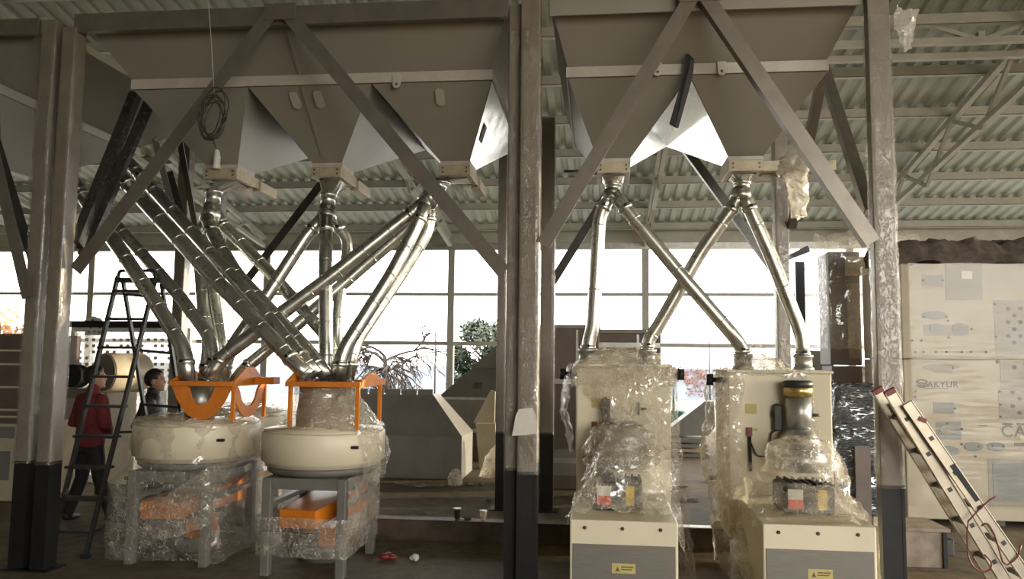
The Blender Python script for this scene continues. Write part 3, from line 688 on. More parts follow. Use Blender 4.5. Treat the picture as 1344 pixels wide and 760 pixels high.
# ------------------------------------------------------------------ two round machines at left
def arc_plate(mb, a, b, sag, w, off):
    """U-shaped arch plate hanging between a and b in a vertical plane, pushed by off"""
    a, b = V(a), V(b); n = 10; lo, hi = [], []
    for k in range(n+1):
        t = k/n; p = a*(1-t)+b*t; s = (1-abs(2*t-1)**3.0); s2 = (1-abs(2*t-1)**2.4)
        lo.append(p+V((0, 0, -sag*s2))); q = a*(1-t)+b*t; e = (b-a).normalized()
        hi.append(a+e*w+(b-a-e*2*w)*t+V((0, 0, -max(0, sag*s-w*1.0))))
    for k in range(n):
        q = [lo[k], lo[k+1], hi[k+1], hi[k]]; mb.prism(q, off)
def round_machine(px_l, px_r, py_top, py_bot, Yc, label, tilt):
    """drum on a four-legged frame, orange drive inside, orange yoke on top"""
    xa, xb = X(px_l, py_top, Yc), X(px_r, py_top, Yc); R = (xb-xa)/2; cx = (xa+xb)/2; cy = Yc
    ztp = Z((px_l+px_r)/2, py_top, Yc-R*.3); zbt = Z((px_l+px_r)/2, py_bot, Yc-R)
    t = thing('round_sifter', (cx, cy, 0), label, 'milling machine')
    d = MB(); d.lathe((cx, cy, zbt), [(R*.93, -.03), (R*.95, 0), (R, .012), (R, ztp-zbt-.012), (R*.985, ztp-zbt)], 48); d.build('drum', 'cream', t)
    MB().lathe((cx, cy, zbt-.10), [(R*.82, 0), (R*.90, .03), (R*.90, .069)], 40).build('drum_skirt', 'grey', t)
    MB().lathe((cx, cy, ztp+.001), [(R*.97, 0), (R*.97, .012), (R*.5, .03), (R*.5, .035)], 40).build('drum_lid', 'cream', t)
    q = V((cx+R*.72, cy-R*.705, ztp-(ztp-zbt)*.42)); MB().box(q.x-.05, q.y-.012, q.z-.012, q.x+.04, q.y+.02, q.z+.012).build('latch', 'black', t)
    # frame
    fx, fy = R*.60, R*.80; zf = zbt-.101; lw = .075
    for sx in (-1, 1):
        for sy in (-1, 1): MB().box(cx+sx*fx-lw/2, cy+sy*fy-lw/2, 0, cx+sx*fx+lw/2, cy+sy*fy+lw/2, zf).build('leg', 'grey', t, bevel=.008)
    m_ = MB()
    for sy in (-1, 1): m_.box(cx-fx+lw/2, cy+sy*fy-.03, zf-.09, cx+fx-lw/2, cy+sy*fy+.03, zf)
    for sx in (-1, 1): m_.box(cx+sx*fx-.03, cy-fy+lw/2, zf-.09, cx+sx*fx+.03, cy+fy-lw/2, zf).box(cx+sx*fx-.03, cy-fy+lw/2, zf-.24, cx+sx*fx+.03, cy+fy-lw/2, zf-.20)
    m_.build('top_rail', 'grey', t, bevel=.004)
    # drive: orange wedge-topped belt cover, dark motor, orange side panel
    z0, z1 = .30, zf-.24
    k = MB(); yf = cy-fy+.05
    k.hexa([(cx-fx+.02+tilt, yf, z1-.17), (cx+fx*.35, yf-.09, z1-.15), (cx+fx*.9, cy+.1, z1-.05), (cx-fx*.5, cy+.25, z1-.10),
            (cx-fx+.02+tilt, yf, z1-.02), (cx+fx*.35, yf-.09, z1-.01), (cx+fx*.9, cy+.1, z1+.07), (cx-fx*.5, cy+.25, z1+.04)])
    k.build('belt_cover', 'orange', t, bevel=.006)
    MB().box(cx-fx+.05, yf+.14, z0-.05, cx+fx*.15, cy+fy-.1, z1-.20).build('drive_motor', 'motor', t, bevel=.02)
    MB().box(cx+fx*.22, yf+.10, z0-.10, cx+fx*.62, cy+.05, z1-.18).build('drive_box', 'orangelo', t, bevel=.006)
    MB().prism([(cx+fx-.02, cy-fy*.9, z0+.14), (cx+fx-.02, cy+fy*.9, z0+.12), (cx+fx-.02, cy+fy*.9, z1+.10), (cx+fx-.02, cy-fy*.9, z1-.04)], (-.03, 0, 0)).build('side_panel', 'orangelo', t, bevel=.003)
    MB().cyl((cx-.05, cy+.2, 0.0), (cx-.05, cy+.2, z0-.10), .20, .17, 24).build('discharge_hopper', 'grey', t)
    return t, cx, cy, R, ztp, zbt, zf, fx, fy
def yoke(t, cx, cy, hw, y0, y1, z0, z1, hump_l, hump_r, arch=True):
    """orange bearing yoke: flat rim, humped side plates, arches and corner posts"""
    w = .018; y = thing('yoke', (cx, (y0+y1)/2, z0)); y.parent = t; y.location = WPOS[y.name]-world(t); 
    MB().box(cx-hw, y0-.03, z1-.03, cx+hw, y0+.05, z1+.012).build('front_rim', 'orangelo', y, bevel=.003)
    MB().box(cx-hw, y1-.05, z1-.03, cx+hw, y1+.03, z1+.012).build('rear_rim', 'orangelo', y, bevel=.003)
    for sx, h in ((-1, hump_l), (1, hump_r)):
        x = cx+sx*(hw-.012)
        poly = [(x, y0-.02, z1-.03), (x, y0+.02, z1+.02), (x, (y0+y1)/2-.14, z1+h), (x, (y0+y1)/2+.04, z1+h), (x, (y0+y1)/2+.20, z1+.03), (x, y1+.03, z1+.02), (x, y1+.03, z1-.03)]
        MB().prism(poly, (sx*.02, 0, 0)).build('side_plate', 'orange', y, bevel=.003)
    if arch:
        a = MB(); arc_plate(a, (cx-hw+.01, y0, z1-.03), (cx+hw-.01, y0, z1-.03), z1-z0-.05, .125, (0, .02, 0)); a.build('arch', 'orangelo', y)
        a = MB(); arc_plate(a, (cx+hw-.02, y0+.03, z1-.03), (cx+hw-.02, y1-.03, z1-.03), z1-z0-.05, .10, (-.02, 0, 0)); a.build('arch', 'orange', y)
    for sx in (-1, 1):
        for yy in ((y0+.08, y1-.02) if arch else (y0+.02, y1-.02)):
            if arch and sx < 0 and yy < (y0+y1)/2: continue
            MB().box(cx+sx*(hw-.03)-.016, yy-.016, z0, cx+sx*(hw-.03)+.016, yy+.016, z1-.03).build('post', 'orange', y, bevel=.003)
    return y
# left machine
m1 = round_machine(186, 336, 556, 606, 6.92, 'left one of two round cream sifters, loosely wrapped in film to its feet', .02)
t, cx, cy, R, ztp, zbt, zf, fx, fy = m1
yc0 = cy-.42
zy1 = Z(262, 502, yc0)
hx0, hx1 = X(224, 502, yc0), X(306, 502, yc0)
yoke(t, (hx0+hx1)/2, cy, (hx1-hx0)/2, yc0, yc0+.74, ztp+.037, zy1, .09, .13)
MB().cyl((X(270, 540, cy), cy-.1, ztp+.036), (X(270, 540, cy), cy-.1, zy1-.02), .13, .15, 24).build('inlet_drum', 'galv2', t)
MB().box(hx1+.02, cy-.05, zy1-.02, hx1+.20, cy+.10, zy1+.04).build('bracket_arm', 'orangelo', t, bevel=.004)
film('film_cover', 'filml', t, [rect_ring(cx-R*.9, cy-R*1.02, cx+R*.9, cy+R, z, 3) if z < zbt else [V((cx+math.cos(2*PI*(k+.5)/12-PI*.75)*R*1.02, cy+math.sin(2*PI*(k+.5)/12-PI*.75)*R*1.02, z)) for k in range(12)] for z in (.06, .45, zf-.1, zbt, ztp-.02, ztp+.03)], nu=7, amp=.022, sc=5)
film('film_heap', 'filmd', t, [[V((cx+math.cos(2*PI*k/14)*R*r, cy+math.sin(2*PI*k/14)*R*r, ztp+h)) for k in range(14)] for r, h in ((1.0, .02), (.9, .05), (.62, .07), (.5, .045))], nu=5, amp=.03, sc=9)
p0 = V((cx-R*.25, cy-R*1.0, zf-.62)); wr = []
for k in range(4):
    z = .18+.12*k; wr.append([V((cx-R*.30+.02*k, cy-R*1.02, z)), V((cx+R*.05, cy-R*1.05, z+.05)), V((cx+R*.70, cy-R*.98, z+.16+.04*k)), V((cx+R*.80, cy-R*.5, z+.2+.04*k))])
film('film_band', 'film', t, wr, closed=False, nu=8, amp=.02, sc=12, sub=6)
# third machine behind, between the other two
m3 = round_machine(246, 372, 540, 582, 8.55, 'third round cream sifter half hidden behind the other two, under film', .02)
t3, cx3, cy3, R3_, ztp3, zbt3, zf3, fx3, fy3 = m3
film('film_heap', 'filmd', t3, [[V((cx3+math.cos(2*PI*k/14)*R3_*r, cy3+math.sin(2*PI*k/14)*R3_*r, ztp3+h)) for k in range(14)] for r, h in ((1.03, -.05), (.95, .05), (.6, .06), (.4, .05))], nu=5, amp=.03, sc=9)
film('film_wrap', 'film', t3, [rect_ring(cx3-fx3-.06, cy3-fy3-.06, cx3+fx3+.06, cy3+fy3+.06, z, 3) for z in (.05, .4, .7, zf3)], nu=7, amp=.025, sc=7)
# right machine
m2 = round_machine(350, 503, 566, 614, 6.72, 'right one of two round cream sifters, drum bare, film round its legs and top', .06)
t, cx, cy, R, ztp, zbt, zf, fx, fy = m2
yc0 = cy-.36; zy1 = Z(425, 503, yc0)
hx0, hx1 = X(376, 503, yc0), X(474, 503, yc0)
yoke(t, (hx0+hx1)/2, cy, (hx1-hx0)/2, yc0, yc0+.70, ztp+.037, zy1, .095, .08, arch=False)
ic = V((X(425, 540, cy-.05), cy-.02, ztp+.036))
MB().lathe(ic, [(.24, 0), (.24, .09), (.22, .24), (.22, zy1-ztp-.06)], 28).build('inlet_drum', mat('taped_inlet_drum', (.36, .27, .19), (.27, .20, .14), .55, 0, 4, .3, 14), t)
film('film_skirt', 'film', t, [[ic+V((math.cos(2*PI*k/14)*r+dx, math.sin(2*PI*k/14)*r, h)) for k in range(14)] for r, h, dx in ((.46, .0, .06), (.40, .06, .06), (.30, .20, .03), (.265, zy1-ztp-.10, .01), (.24, zy1-ztp-.02, 0))], nu=7, amp=.035, sc=8, sub=3)
film('film_bunch', 'filmd', t, [[ic+V((.22+math.cos(2*PI*k/10)*r, -.10+math.sin(2*PI*k/10)*r, h)) for k in range(10)] for r, h in ((.19, .0), (.20, .08), (.15, .17), (.10, .27), (.03, .36))], nu=7, amp=.035, sc=11)
film('film_wrap', 'film', t, [rect_ring(cx-fx-.06, cy-fy-.06, cx+fx+.06, cy+fy+.06, z, 3) for z in (.16, .36, zf-.42, zf-.30)], nu=9, amp=.02, sc=7)
film('film_band', 'filmd', t, [[V((cx+fx+.065, cy-fy-.05, .30+.16*k)), V((cx+fx+.07, cy, .34+.16*k)), V((cx+fx+.065, cy+fy+.05, .34+.18*k))] for k in range(4)], closed=False, nu=6, amp=.022, sc=12, sub=8)
film('film_tail', 'film', t, [[V((cx+R*.78, cy-R*.66, ztp+.03)), V((cx+R*.98, cy-R*.3, ztp+.04)), V((cx+R*.99, cy+R*.2, ztp+.03))], [V((cx+R*.86, cy-R*.62, zbt+.06)), V((cx+R*1.06, cy-R*.25, zbt+.02)), V((cx+R*1.05, cy+R*.2, zbt+.05))], [V((cx+R*.84, cy-R*.5, zbt-.13)), V((cx+R*1.02, cy-R*.25, zbt-.17)), V((cx+R*1.02, cy+R*.1, zbt-.10))]], closed=False, nu=8, amp=.03, sc=9, sub=6)

# ------------------------------------------------------------------ two tall white machines at right
YC = 7.12                      # cabinet front
def white_machine(c0, c1, ct, cb, b0, b1, bt, mot, label, film_front):
    """cabinet (pixels c0..c1, top ct) standing behind a low plinth (b0..b1, top edge bt), motor on the plinth"""
    yb = 5.98; x0, x1 = X(c0, ct, YC), X(c1, ct, YC); zt_ = Z((c0+c1)/2, ct, YC)
    bx0, bx1 = X(b0, bt, yb), X(b1, bt, yb); zb_ = Z((b0+b1)/2, bt, yb)
    t = thing('grain_scourer', ((x0+x1)/2, YC, 0), label, 'milling machine')
    D = .78
    MB().box(x0, YC, .23, x1, YC+D, zt_).build('cabinet', 'cream', t, bevel=.010)
    MB().box(x0-.015, YC-.015, zt_, x1+.015, YC+D+.015, zt_+.025).build('cabinet_lid', 'cream', t, bevel=.004)
    zk = zb_-.17
    bb = MB(); bb.hexa([(bx0, yb, .0), (bx1, yb, 0), (bx1, YC-.001, 0), (bx0, YC-.001, 0), (bx0, yb, zb_), (bx1, yb, zb_), (bx1, YC-.001, zb_+.02), (bx0, YC-.001, zb_+.02)])
    p = bb.build('plinth', 'cream', t, bevel=.010)
    MB().box(bx0+.02, yb-.006, .03, bx1-.02, yb-.0005, zk).build('front_panel', 'greyp', p, bevel=.002, label='brushed grey front panel')
    xm = (bx0+bx1)/2
    for k, q in enumerate((.14, .49, .84)):
        MB().lathe((bx0+(bx1-bx0)*q, yb-.0005, zb_-.055), [(.013, 0), (.013, .006), (.006, .012)], 12, (0, -1, 0)).build('bolt_head', 'rust', p)
    MB().box(xm-.085, yb-.009, zk-.20, xm+.085, yb-.006, zk-.13).build('warning_plate', 'ylabel', p, label='dull yellow warning plate')
    MB().prism([(xm-.06, yb-.0095, zk-.185), (xm-.03, yb-.0095, zk-.185), (xm-.045, yb-.0095, zk-.15)], (0, -.001, 0)).box(xm-.02, yb-.0105, zk-.158, xm+.07, yb-.0092, zk-.150).box(xm-.02, yb-.0105, zk-.175, xm+.06, yb-.0092, zk-.168).build('plate_print', 'ink', p)
    # motor
    mx_, my = mot; ym = 6.33; mc = at(mx_, my, Y=ym); w, h = .19, .21
    mo_ = MB().box(mc.x-w, ym, zb_+.008, mc.x+w, ym+.42, zb_+.008+h).build('motor', 'motor', t, bevel=.025)
    for k in range(7):
        MB().box(mc.x-w+.03+k*.055, ym+.03, zb_+.008+h, mc.x-w+.045+k*.055, ym+.40, zb_+.028+h).build('cooling_fin', 'motor', mo_)
    MB().box(mc.x-w+.03, ym-.004, zb_+.12, mc.x-w+.14, ym-.0005, zb_+.195).build('rating_label', 'paper', mo_, label='pale upper half of the motor label')
    MB().box(mc.x-w+.03, ym-.004, zb_+.05, mc.x-w+.14, ym-.0005, zb_+.118).build('warning_label', 'redl', mo_, label='red lower half of the motor label')
    MB().box(mc.x+w-.13, ym-.004, zb_+.05, mc.x+w-.065, ym-.0005, zb_+.195).build('caution_label', 'yellow', mo_, label='yellow upright label')
    # small fittings on the cabinet front
    W = x1-x0; fz = lambda f: zt_-(zt_-.3)*f
    MB().box(x0+W*.16, YC-.004, fz(.23)-.04, x0+W*.27, YC-.0005, fz(.23)+.045).build('rating_plate', 'ylabel', t, label='yellowish rating plate')
    MB().box(x0+W*.17, YC-.004, fz(.36)-.012, x0+W*.28, YC-.0005, fz(.36)+.012).build('name_strip', 'ylabel', t)
    MB().box(x0+W*.17, YC-.03, fz(.40), x0+W*.22, YC-.001, fz(.345)).build('gland', 'red', t)
    MB().tube([(x0+W*.195, YC-.02, fz(.40)), (x0+W*.20, YC-.02, fz(.62))], .014, 8).build('hose', 'black', t)
    pts = smooth_bend([V((x0+W*.205, YC-.02, fz(.44))), V((x0+W*.26, YC-.03, fz(.53))), V((x0+W*.38, YC-.03, fz(.52))), V((x0+W*.40, YC-.03, fz(.37))), V((x0+W*.50, YC-.03, fz(.35)))], .10)
    MB().tube(pts, .007, 6).build('signal_cable', 'cable', t)
    # aspiration duct with brass ring
    xd = x0+W*(.50 if film_front else .64); yd = YC-.13; zr_ = fz(.075)
    d = MB(); d.lathe((xd, yd, 0), [(.23, zb_+.26), (.20, zb_+.44)], 32).lathe((xd, yd, 0), [(.20, zb_+.44), (.106, zb_+.60)], 32).lathe((xd, yd, 0), [(.105, zb_+.60), (.105, zb_+.64 if film_front else zr_-.09)], 32)
    du = d.build('aspiration_duct', 'galv2', t)
    if not film_front: MB().lathe((xd, yd, zr_-.09), [(.118, 0), (.118, .075), (.112, .08)], 32).build('brass_ring', 'brass', du)
    if not film_front: MB().lathe((xd, yd, zr_-.01), [(.122, 0), (.122, .045), (.10, .055)], 32).build('rubber_cap', 'motor', du)
    g = MB(); g.box(xd-.19, YC-.07, fz(.36), xd-.115, YC-.001, fz(.20)).box(xd-.20, YC-.05, fz(.28), xd-.15, YC-.002, fz(.235)).box(xd-.17, YC-.06, fz(.215), xd-.14, YC-.002, fz(.19)); g.build('valve_block', 'motor', t, bevel=.01)
    g = MB(); g.box(xd+.125, YC-.03, fz(.30), xd+.14, YC-.001, fz(.22)).cyl((xd+.13, YC-.03, fz(.26)), (xd+.20, YC-.03, fz(.26)), .012); g.build('toggle_latch', 'motor', t)
    g = MB(); g.cyl((x0-.12, YC+.2, fz(.05)), (x0-.002, YC+.2, fz(.05)), .022).cyl((x0-.13, YC+.2, fz(.05)-.05), (x0-.13, YC+.2, fz(.05)+.05), .03)
    g.build('side_spindle', 'black', t)
    return t, x0, x1, zt_, bx0, bx1, zb_, yb, mc, xd
def inlets(t, pxs, zt_, yy=7.42, r=.070):
    for px in pxs:
        x = X(px, 470, yy); MB().lathe((x, yy, zt_+.026), [(r*1.35, 0), (r*1.35, .02), (r*1.12, .03), (r*1.12, .11), (r*1.25, .115), (r*1.25, .14)], 24).build('inlet_collar', 'galv2', t)
ma = white_machine(757, 880, 482, 662, 748, 890, 684, (811, 652), 'left one of two tall cream machines, its whole front veiled in stretch film', True)
t, x0, x1, zt_, bx0, bx1, zb_, yb, mc, xd = ma
inlets(t, (771, 849), zt_)
MB().cyl((x1+.001, YC+.2, zt_-.06), (x1+.10, YC+.2, zt_-.06), .022).cyl((x1+.11, YC+.2, zt_-.11), (x1+.11, YC+.2, zt_-.01), .03).build('side_spindle', 'black', t)
film('film_hood', 'filmd', t, [rect_ring(x0-.04, YC-.07, x1+.04, YC+.82, z, 4) for z in (zt_-.16, zt_-.02)]+[rect_ring(x0+.06, YC+.08, x1-.06, YC+.7, zt_+.10, 4), rect_ring(x0+.25, YC+.25, x1-.25, YC+.5, zt_+.17, 4)], nu=6, amp=.045, sc=7)
gp = at(780, 632, Y=6.80); gq = at(806, 592, Y=6.80)
MB().box(gp.x, 6.80, gp.z, gq.x, YC-.001, gq.z).box(gp.x+.03, 6.78, gp.z+.04, gq.x-.03, 6.7995, gq.z-.04).build('gear_box', 'motor', t, bevel=.01)
# sheet over the front: from the lid down over the motor to the plinth's corners
fr = [[V((x0+.02, YC-.03, zt_+.01)), V(((x0+x1)/2-.1, YC-.05, zt_+.03)), V(((x0+x1)/2+.15, YC-.06, zt_+.03)), V((x1+.02, YC-.03, zt_))],
      [V((x0+.20, YC-.05, zt_-.45)), V(((x0+x1)/2-.08, YC-.20, zt_-.42)), V(((x0+x1)/2+.17, YC-.20, zt_-.42)), V((x1+.04, YC-.04, zt_-.45))],
      [V((x0+.25, YC-.15, zt_-.62)), V(((x0+x1)/2-.12, YC-.40, zt_-.55)), V(((x0+x1)/2+.18, YC-.42, zt_-.57)), V((x1+.05, YC-.10, zt_-.7))],
      [V((x0+.12, YC-.35, zb_+.32)), V((mc.x-.16, 6.30, zb_+.40)), V((mc.x+.22, 6.30, zb_+.38)), V((x1+.06, YC-.30, zb_+.40))],
      [V((bx0+.05, 6.45, zb_+.10)), V((mc.x-.26, 6.25, zb_+.22)), V((mc.x+.30, 6.22, zb_+.06)), V((bx1+.02, 6.40, zb_+.12))],
      [V((bx0-.08, 6.35, zb_-.16)), V((mc.x-.34, 6.2, zb_+.03)), V((mc.x+.32, 6.12, zb_+.03)), V((bx1+.10, 6.25, zb_-.32))]]
film('film_drape', 'film', t, fr, closed=False, nu=14, amp=.045, sc=6, sub=12)
film('film_clump', 'filmd', t, [[V((xd-.03+math.cos(2*PI*k/12)*r, YC-.22+math.sin(2*PI*k/12)*r*.8, z)) for k in range(12)] for r, z in ((.30, zb_+.26), (.31, zb_+.42), (.27, zb_+.55), (.14, zb_+.62))], nu=7, amp=.055, sc=8)
film('film_side', 'filml', t, [[V((x0-.05, YC-.05, zt_+.02)), V((x0-.10, YC+.3, zt_)), V((x0-.08, YC+.75, zt_))], [V((x0-.12, YC-.04, zt_-.35)), V((x0-.16, YC+.3, zt_-.4)), V((x0-.12, YC+.7, zt_-.4))], [V((x0-.03, YC-.03, zt_-.72)), V((x0-.05, YC+.3, zt_-.8)), V((x0-.04, YC+.7, zt_-.7))]], closed=False, nu=10, amp=.045, sc=8, sub=6)
film('film_side', 'filml', t, [[V((x1+.03, YC-.05, zt_+.02)), V((x1+.06, YC+.3, zt_)), V((x1+.05, YC+.75, zt_))], [V((x1+.06, YC-.10, zt_-.55)), V((x1+.09, YC+.3, zt_-.5)), V((x1+.06, YC+.7, zt_-.5))], [V((x1+.12, YC-.30, .55)), V((x1+.10, YC+.2, .6)), V((x1+.06, YC+.7, .6))], [V((bx1+.16, 6.3, .04)), V((bx1+.14, 6.7, .03)), V((bx1+.06, 7.05, .03))]], closed=False, nu=10, amp=.035, sc=7, sub=6)
mb_ = white_machine(956, 1091, 490, 662, 1001, 1150, 690, (1063, 660), 'right one of two tall cream machines, bare front with brass-ringed duct', False)
t, x0, x1, zt_, bx0, bx1, zb_, yb, mc, xd = mb_
inlets(t, (975, 1054), zt_)
film('film_hood', 'film', t, [rect_ring(x0-.03, YC-.04, x1-.30, YC+.82, z, 4) for z in (zt_-.03, zt_+.03)]+[rect_ring(x0+.08, YC+.08, x1-.36, YC+.7, zt_+.10, 4), rect_ring(x0+.25, YC+.25, x1-.5, YC+.5, zt_+.16, 4)], nu=6, amp=.05, sc=7)
film('film_peak', 'filmd', t, [[V((x0+.30+math.cos(2*PI*k/9)*r, YC+.25+math.sin(2*PI*k/9)*r, zt_+h)) for k in range(9)] for r, h in ((.22, .02), (.14, .12), (.06, .22), (.025, .30))], nu=5, amp=.03, sc=10)
film('film_side', 'filmd', t, [[V((x0+.12, YC-.05, zt_+.03)), V((x0-.03, YC-.06, zt_)), V((x0-.09, YC+.3, zt_)), V((x0-.08, YC+.75, zt_))], [V((x0+.10, YC-.06, zt_-.3)), V((x0-.06, YC-.08, zt_-.3)), V((x0-.16, YC+.3, zt_-.35)), V((x0-.12, YC+.7, zt_-.4))], [V((x0+.05, YC-.10, zt_-.75)), V((x0-.10, YC-.10, zt_-.7)), V((x0-.22, YC+.3, zt_-.75)), V((x0-.14, YC+.7, zt_-.8))], [V((x0+.12, YC-.30, .6)), V((x0-.02, YC-.20, .58)), V((x0-.12, YC+.3, .5)), V((x0-.06, YC+.7, .5))], [V((bx0-.02, 6.25, .06)), V((bx0-.12, 6.5, .03)), V((x0-.10, YC+.1, .03)), V((x0-.08, YC+.5, .03))]], closed=False, nu=10, amp=.045, sc=7, sub=7)
film('film_streak', 'film', t, [[V((x1-.36, YC-.02, zt_+.03)), V((x1-.18, YC-.03, zt_+.03))], [V((x1-.28, YC-.03, zt_-.25)), V((x1-.16, YC-.03, zt_-.22))], [V((x1-.13, YC-.02, zt_-.52)), V((x1-.11, YC-.02, zt_-.50))]], closed=False, nu=8, amp=.02, sc=9, sub=5)
film('film_drape', 'film', t, [[V((mc.x+.02+math.cos(a)*rx_, 6.62+math.sin(a)*ry_, z+dz*math.cos(a))) for a in [2*PI*k/16 for k in range(16)]] for rx_, ry_, z, dz in ((.08, .08, zb_+.56, 0), (.24, .24, zb_+.52, 0), (.29, .30, zb_+.40, 0), (.31, .36, zb_+.27, -.02))], nu=9, amp=.04, sc=7)
film('film_skirt', 'film', t, [[V((mc.x-.34, 6.9, zb_+.36)), V((mc.x-.31, 6.5, zb_+.22)), V((mc.x-.05, 6.28, zb_+.20+.03)), V((mc.x+.27, 6.28, zb_+.30)), V((mc.x+.36, 6.6, zb_+.34)), V((x1+.02, YC-.02, zb_+.42))],
     [V((bx0+.03, 6.9, zb_+.10)), V((bx0+.05, 6.4, zb_+.06)), V((mc.x-.20, 6.2, zb_+.04)), V((mc.x+.30, 6.18, zb_+.06)), V((bx1-.14, 6.4, zb_+.10)), V((bx1-.02, 6.9, zb_+.12))],
     [V((bx0-.04, 6.9, zb_-.12)), V((bx0-.03, 6.2, zb_-.05)), V((bx0+.12, 6.0, zb_+.035)), V((bx1-.2, 5.98, zb_+.035)), V((bx1+.03, 6.1, zb_-.05)), V((bx1+.05, 6.9, zb_-.10))]], closed=False, nu=9, amp=.035, sc=8, sub=5)
film('film_side', 'filml', t, [[V((bx1+.03, 6.05, zb_+.02)), V((bx1+.05, 6.5, zb_+.08)), V((bx1+.03, 6.95, zb_+.10))], [V((bx1+.05, 6.03, .04)), V((bx1+.06, 6.5, .03)), V((bx1+.05, 6.95, .03))]], closed=False, nu=8, amp=.025, sc=8, sub=6)
# ------------------------------------------------------------------ things on the floor and along the back
def fl(px, py): return at(px, py, Z=0)
# brown beam the machines stand on
yb0 = fl(600, 712).y; zb_t = .2
x0, x1 = X(372, 700, yb0), X(958, 700, yb0)
MB().box(x0, yb0, .0, x1, yb0+.16, .016).box(x0, yb0, .184, x1, yb0+.16, .2).box(x0, yb0+.004, .016, x1, yb0+.022, .184).build('steel_beam', 'rust', label='long rusty brown steel beam lying on the floor across the middle', cat='steel beam', bevel=.003)
# grey trapezoid bin with notched top lip
def trough():
    yf = fl(540, 628).y; x0, x1 = X(440, 600, yf), X(606, 600, yf); zk = Z(540, 572, yf); ztp = Z(540, 518, yf+.45)
    t = thing('feed_trough', ((x0+x1)/2, yf+.5, 0), 'low grey sheet metal trough with sloping front, behind the right round sifter', 'trough')
    MB().box(x0, yf, .0, x1, yf+1.0, zk).build('trough_base', 'binshop', t, bevel=.004)
    MB().frustum((x0, yf, x1, yf+1.0), zk, (x0+.1, yf+.42, x1-.52, yf+.9), ztp).build('sloping_cover', 'binshop', t)
    l = MB(); n = 5; w = (x1-.52-x0-.1)/n
    for k in range(n): l.box(x0+.1+k*w+.012, yf+.42, ztp, x0+.1+(k+1)*w-.012, yf+.44, ztp+.085)
    l.build('notched_lip', 'binshop', t); return t
trough()
# grey hopper lying behind the middle columns
def grey_hopper():
    yf = fl(640, 612).y+.9; x0, x1 = X(578, 590, yf), X(760, 590, yf); t = thing('transition_hopper', ((x0+x1)/2, yf+.4, 0), 'dark grey hopper on a banded base, behind the column pair and before the green tree', 'hopper')
    za, zb_, zc_ = Z(640, 568, yf), Z(640, 515, yf), Z(640, 450, yf+.5)
    MB().box(x0+.08, yf, 0, x1, yf+1.1, za).build('base', 'brown', t)
    MB().box(x0-.06, yf-.05, za, x1+.06, yf+1.15, za+.07).build('rim', 'galv2', t)
    MB().frustum((x0, yf, x1, yf+1.1), za+.07, (x0-.02, yf-.02, x1+.02, yf+1.12), zb_-.13).build('skirt', 'binshop', t)
    MB().box(x0-.10, yf-.06, zb_-.13, x1+.1, yf+1.16, zb_-.09).build('flange', 'galv2', t)
    MB().frustum((x0-.05, yf, x1+.05, yf+1.1), zb_-.09, (x0+.50, yf+.3, x1-.2, yf+.9), Z(640, 483, yf+.3)).build('lower_cone', 'binshop', t)
    MB().frustum((x0+.46, yf+.28, x1-.16, yf+.92), Z(640, 483, yf+.3), (x0+1.12, yf+.45, x1-.3, yf+.8), zc_+.1).build('upper_cone', 'binshop', t)
    q = at(628, 506, Y=yf+.1); MB().box(q.x-.06, yf+.06, q.z-.05, q.x+.06, yf+.20, q.z+.05).build('hatch', 'hole', t)
grey_hopper()
# pointed pale plate and plastic bag in front of it
q = fl(640, 618); yy = q.y+.2
MB().prism([at(621, 555, Y=yy), at(649, 555, Y=yy), at(650, 514, Y=yy), at(644, 512, Y=yy)], (0, .05, 0)).prism([at(624, 556, Y=yy), at(650, 556, Y=yy), at(652, 622, Y=yy), at(630, 622, Y=yy)], (0, .28, 0)).build('guide_plate', 'creamd', label='pale pointed metal plate on a stub, left of the middle columns', cat='metal plate')
def bag(px, py, w, h, label, m='film', seed=0, lean=0.0):
    c = fl(px, py); s = c.y/F*1.0; rings = []
    for k, (r, z) in enumerate(((.95, .01), (1.0, .35), (.8, .7), (.42, .92), (.2, 1.0))):
        rings.append([c+V((math.cos(2*PI*j/10)*r*w*s/2+lean*z*h*s, math.sin(2*PI*j/10)*r*w*s/2*.8, z*h*s+.008)) for j in range(10)])
    return film('plastic_bag', m, None, rings, nu=5, amp=.05*w*s, sc=9+seed, sub=2, label=label, cat='plastic bag')
bag(650, 627, 44, 52, 'grey plastic bag slumped at the foot of the pointed pale plate', 'film', 1, .3)
bag(597, 638, 20, 22, 'small pale lump of film at the right foot of the grey trough', 'filmd', 2)
def film_sheet(px, py, w, d, label, m='filmd', h=.03):
    c = fl(px, py); rows = []
    for k in range(5): rows.append([c+V((w*(j/6-.5)*(1-.15*abs(k-2)), d*(k/4-.5)+.06*math.sin(j*1.7), .012+h*(1-abs(k/2-1))*(.5+.5*math.sin(j*2.1+k)))) for j in range(7)])
    return film('film_scrap', m, None, rows, closed=False, nu=4, amp=.012, sc=12, sub=3, label=label, cat='plastic scrap')
film_sheet(553, 637, .8, .35, 'flat scrap of plastic film on the floor before the grey trough')
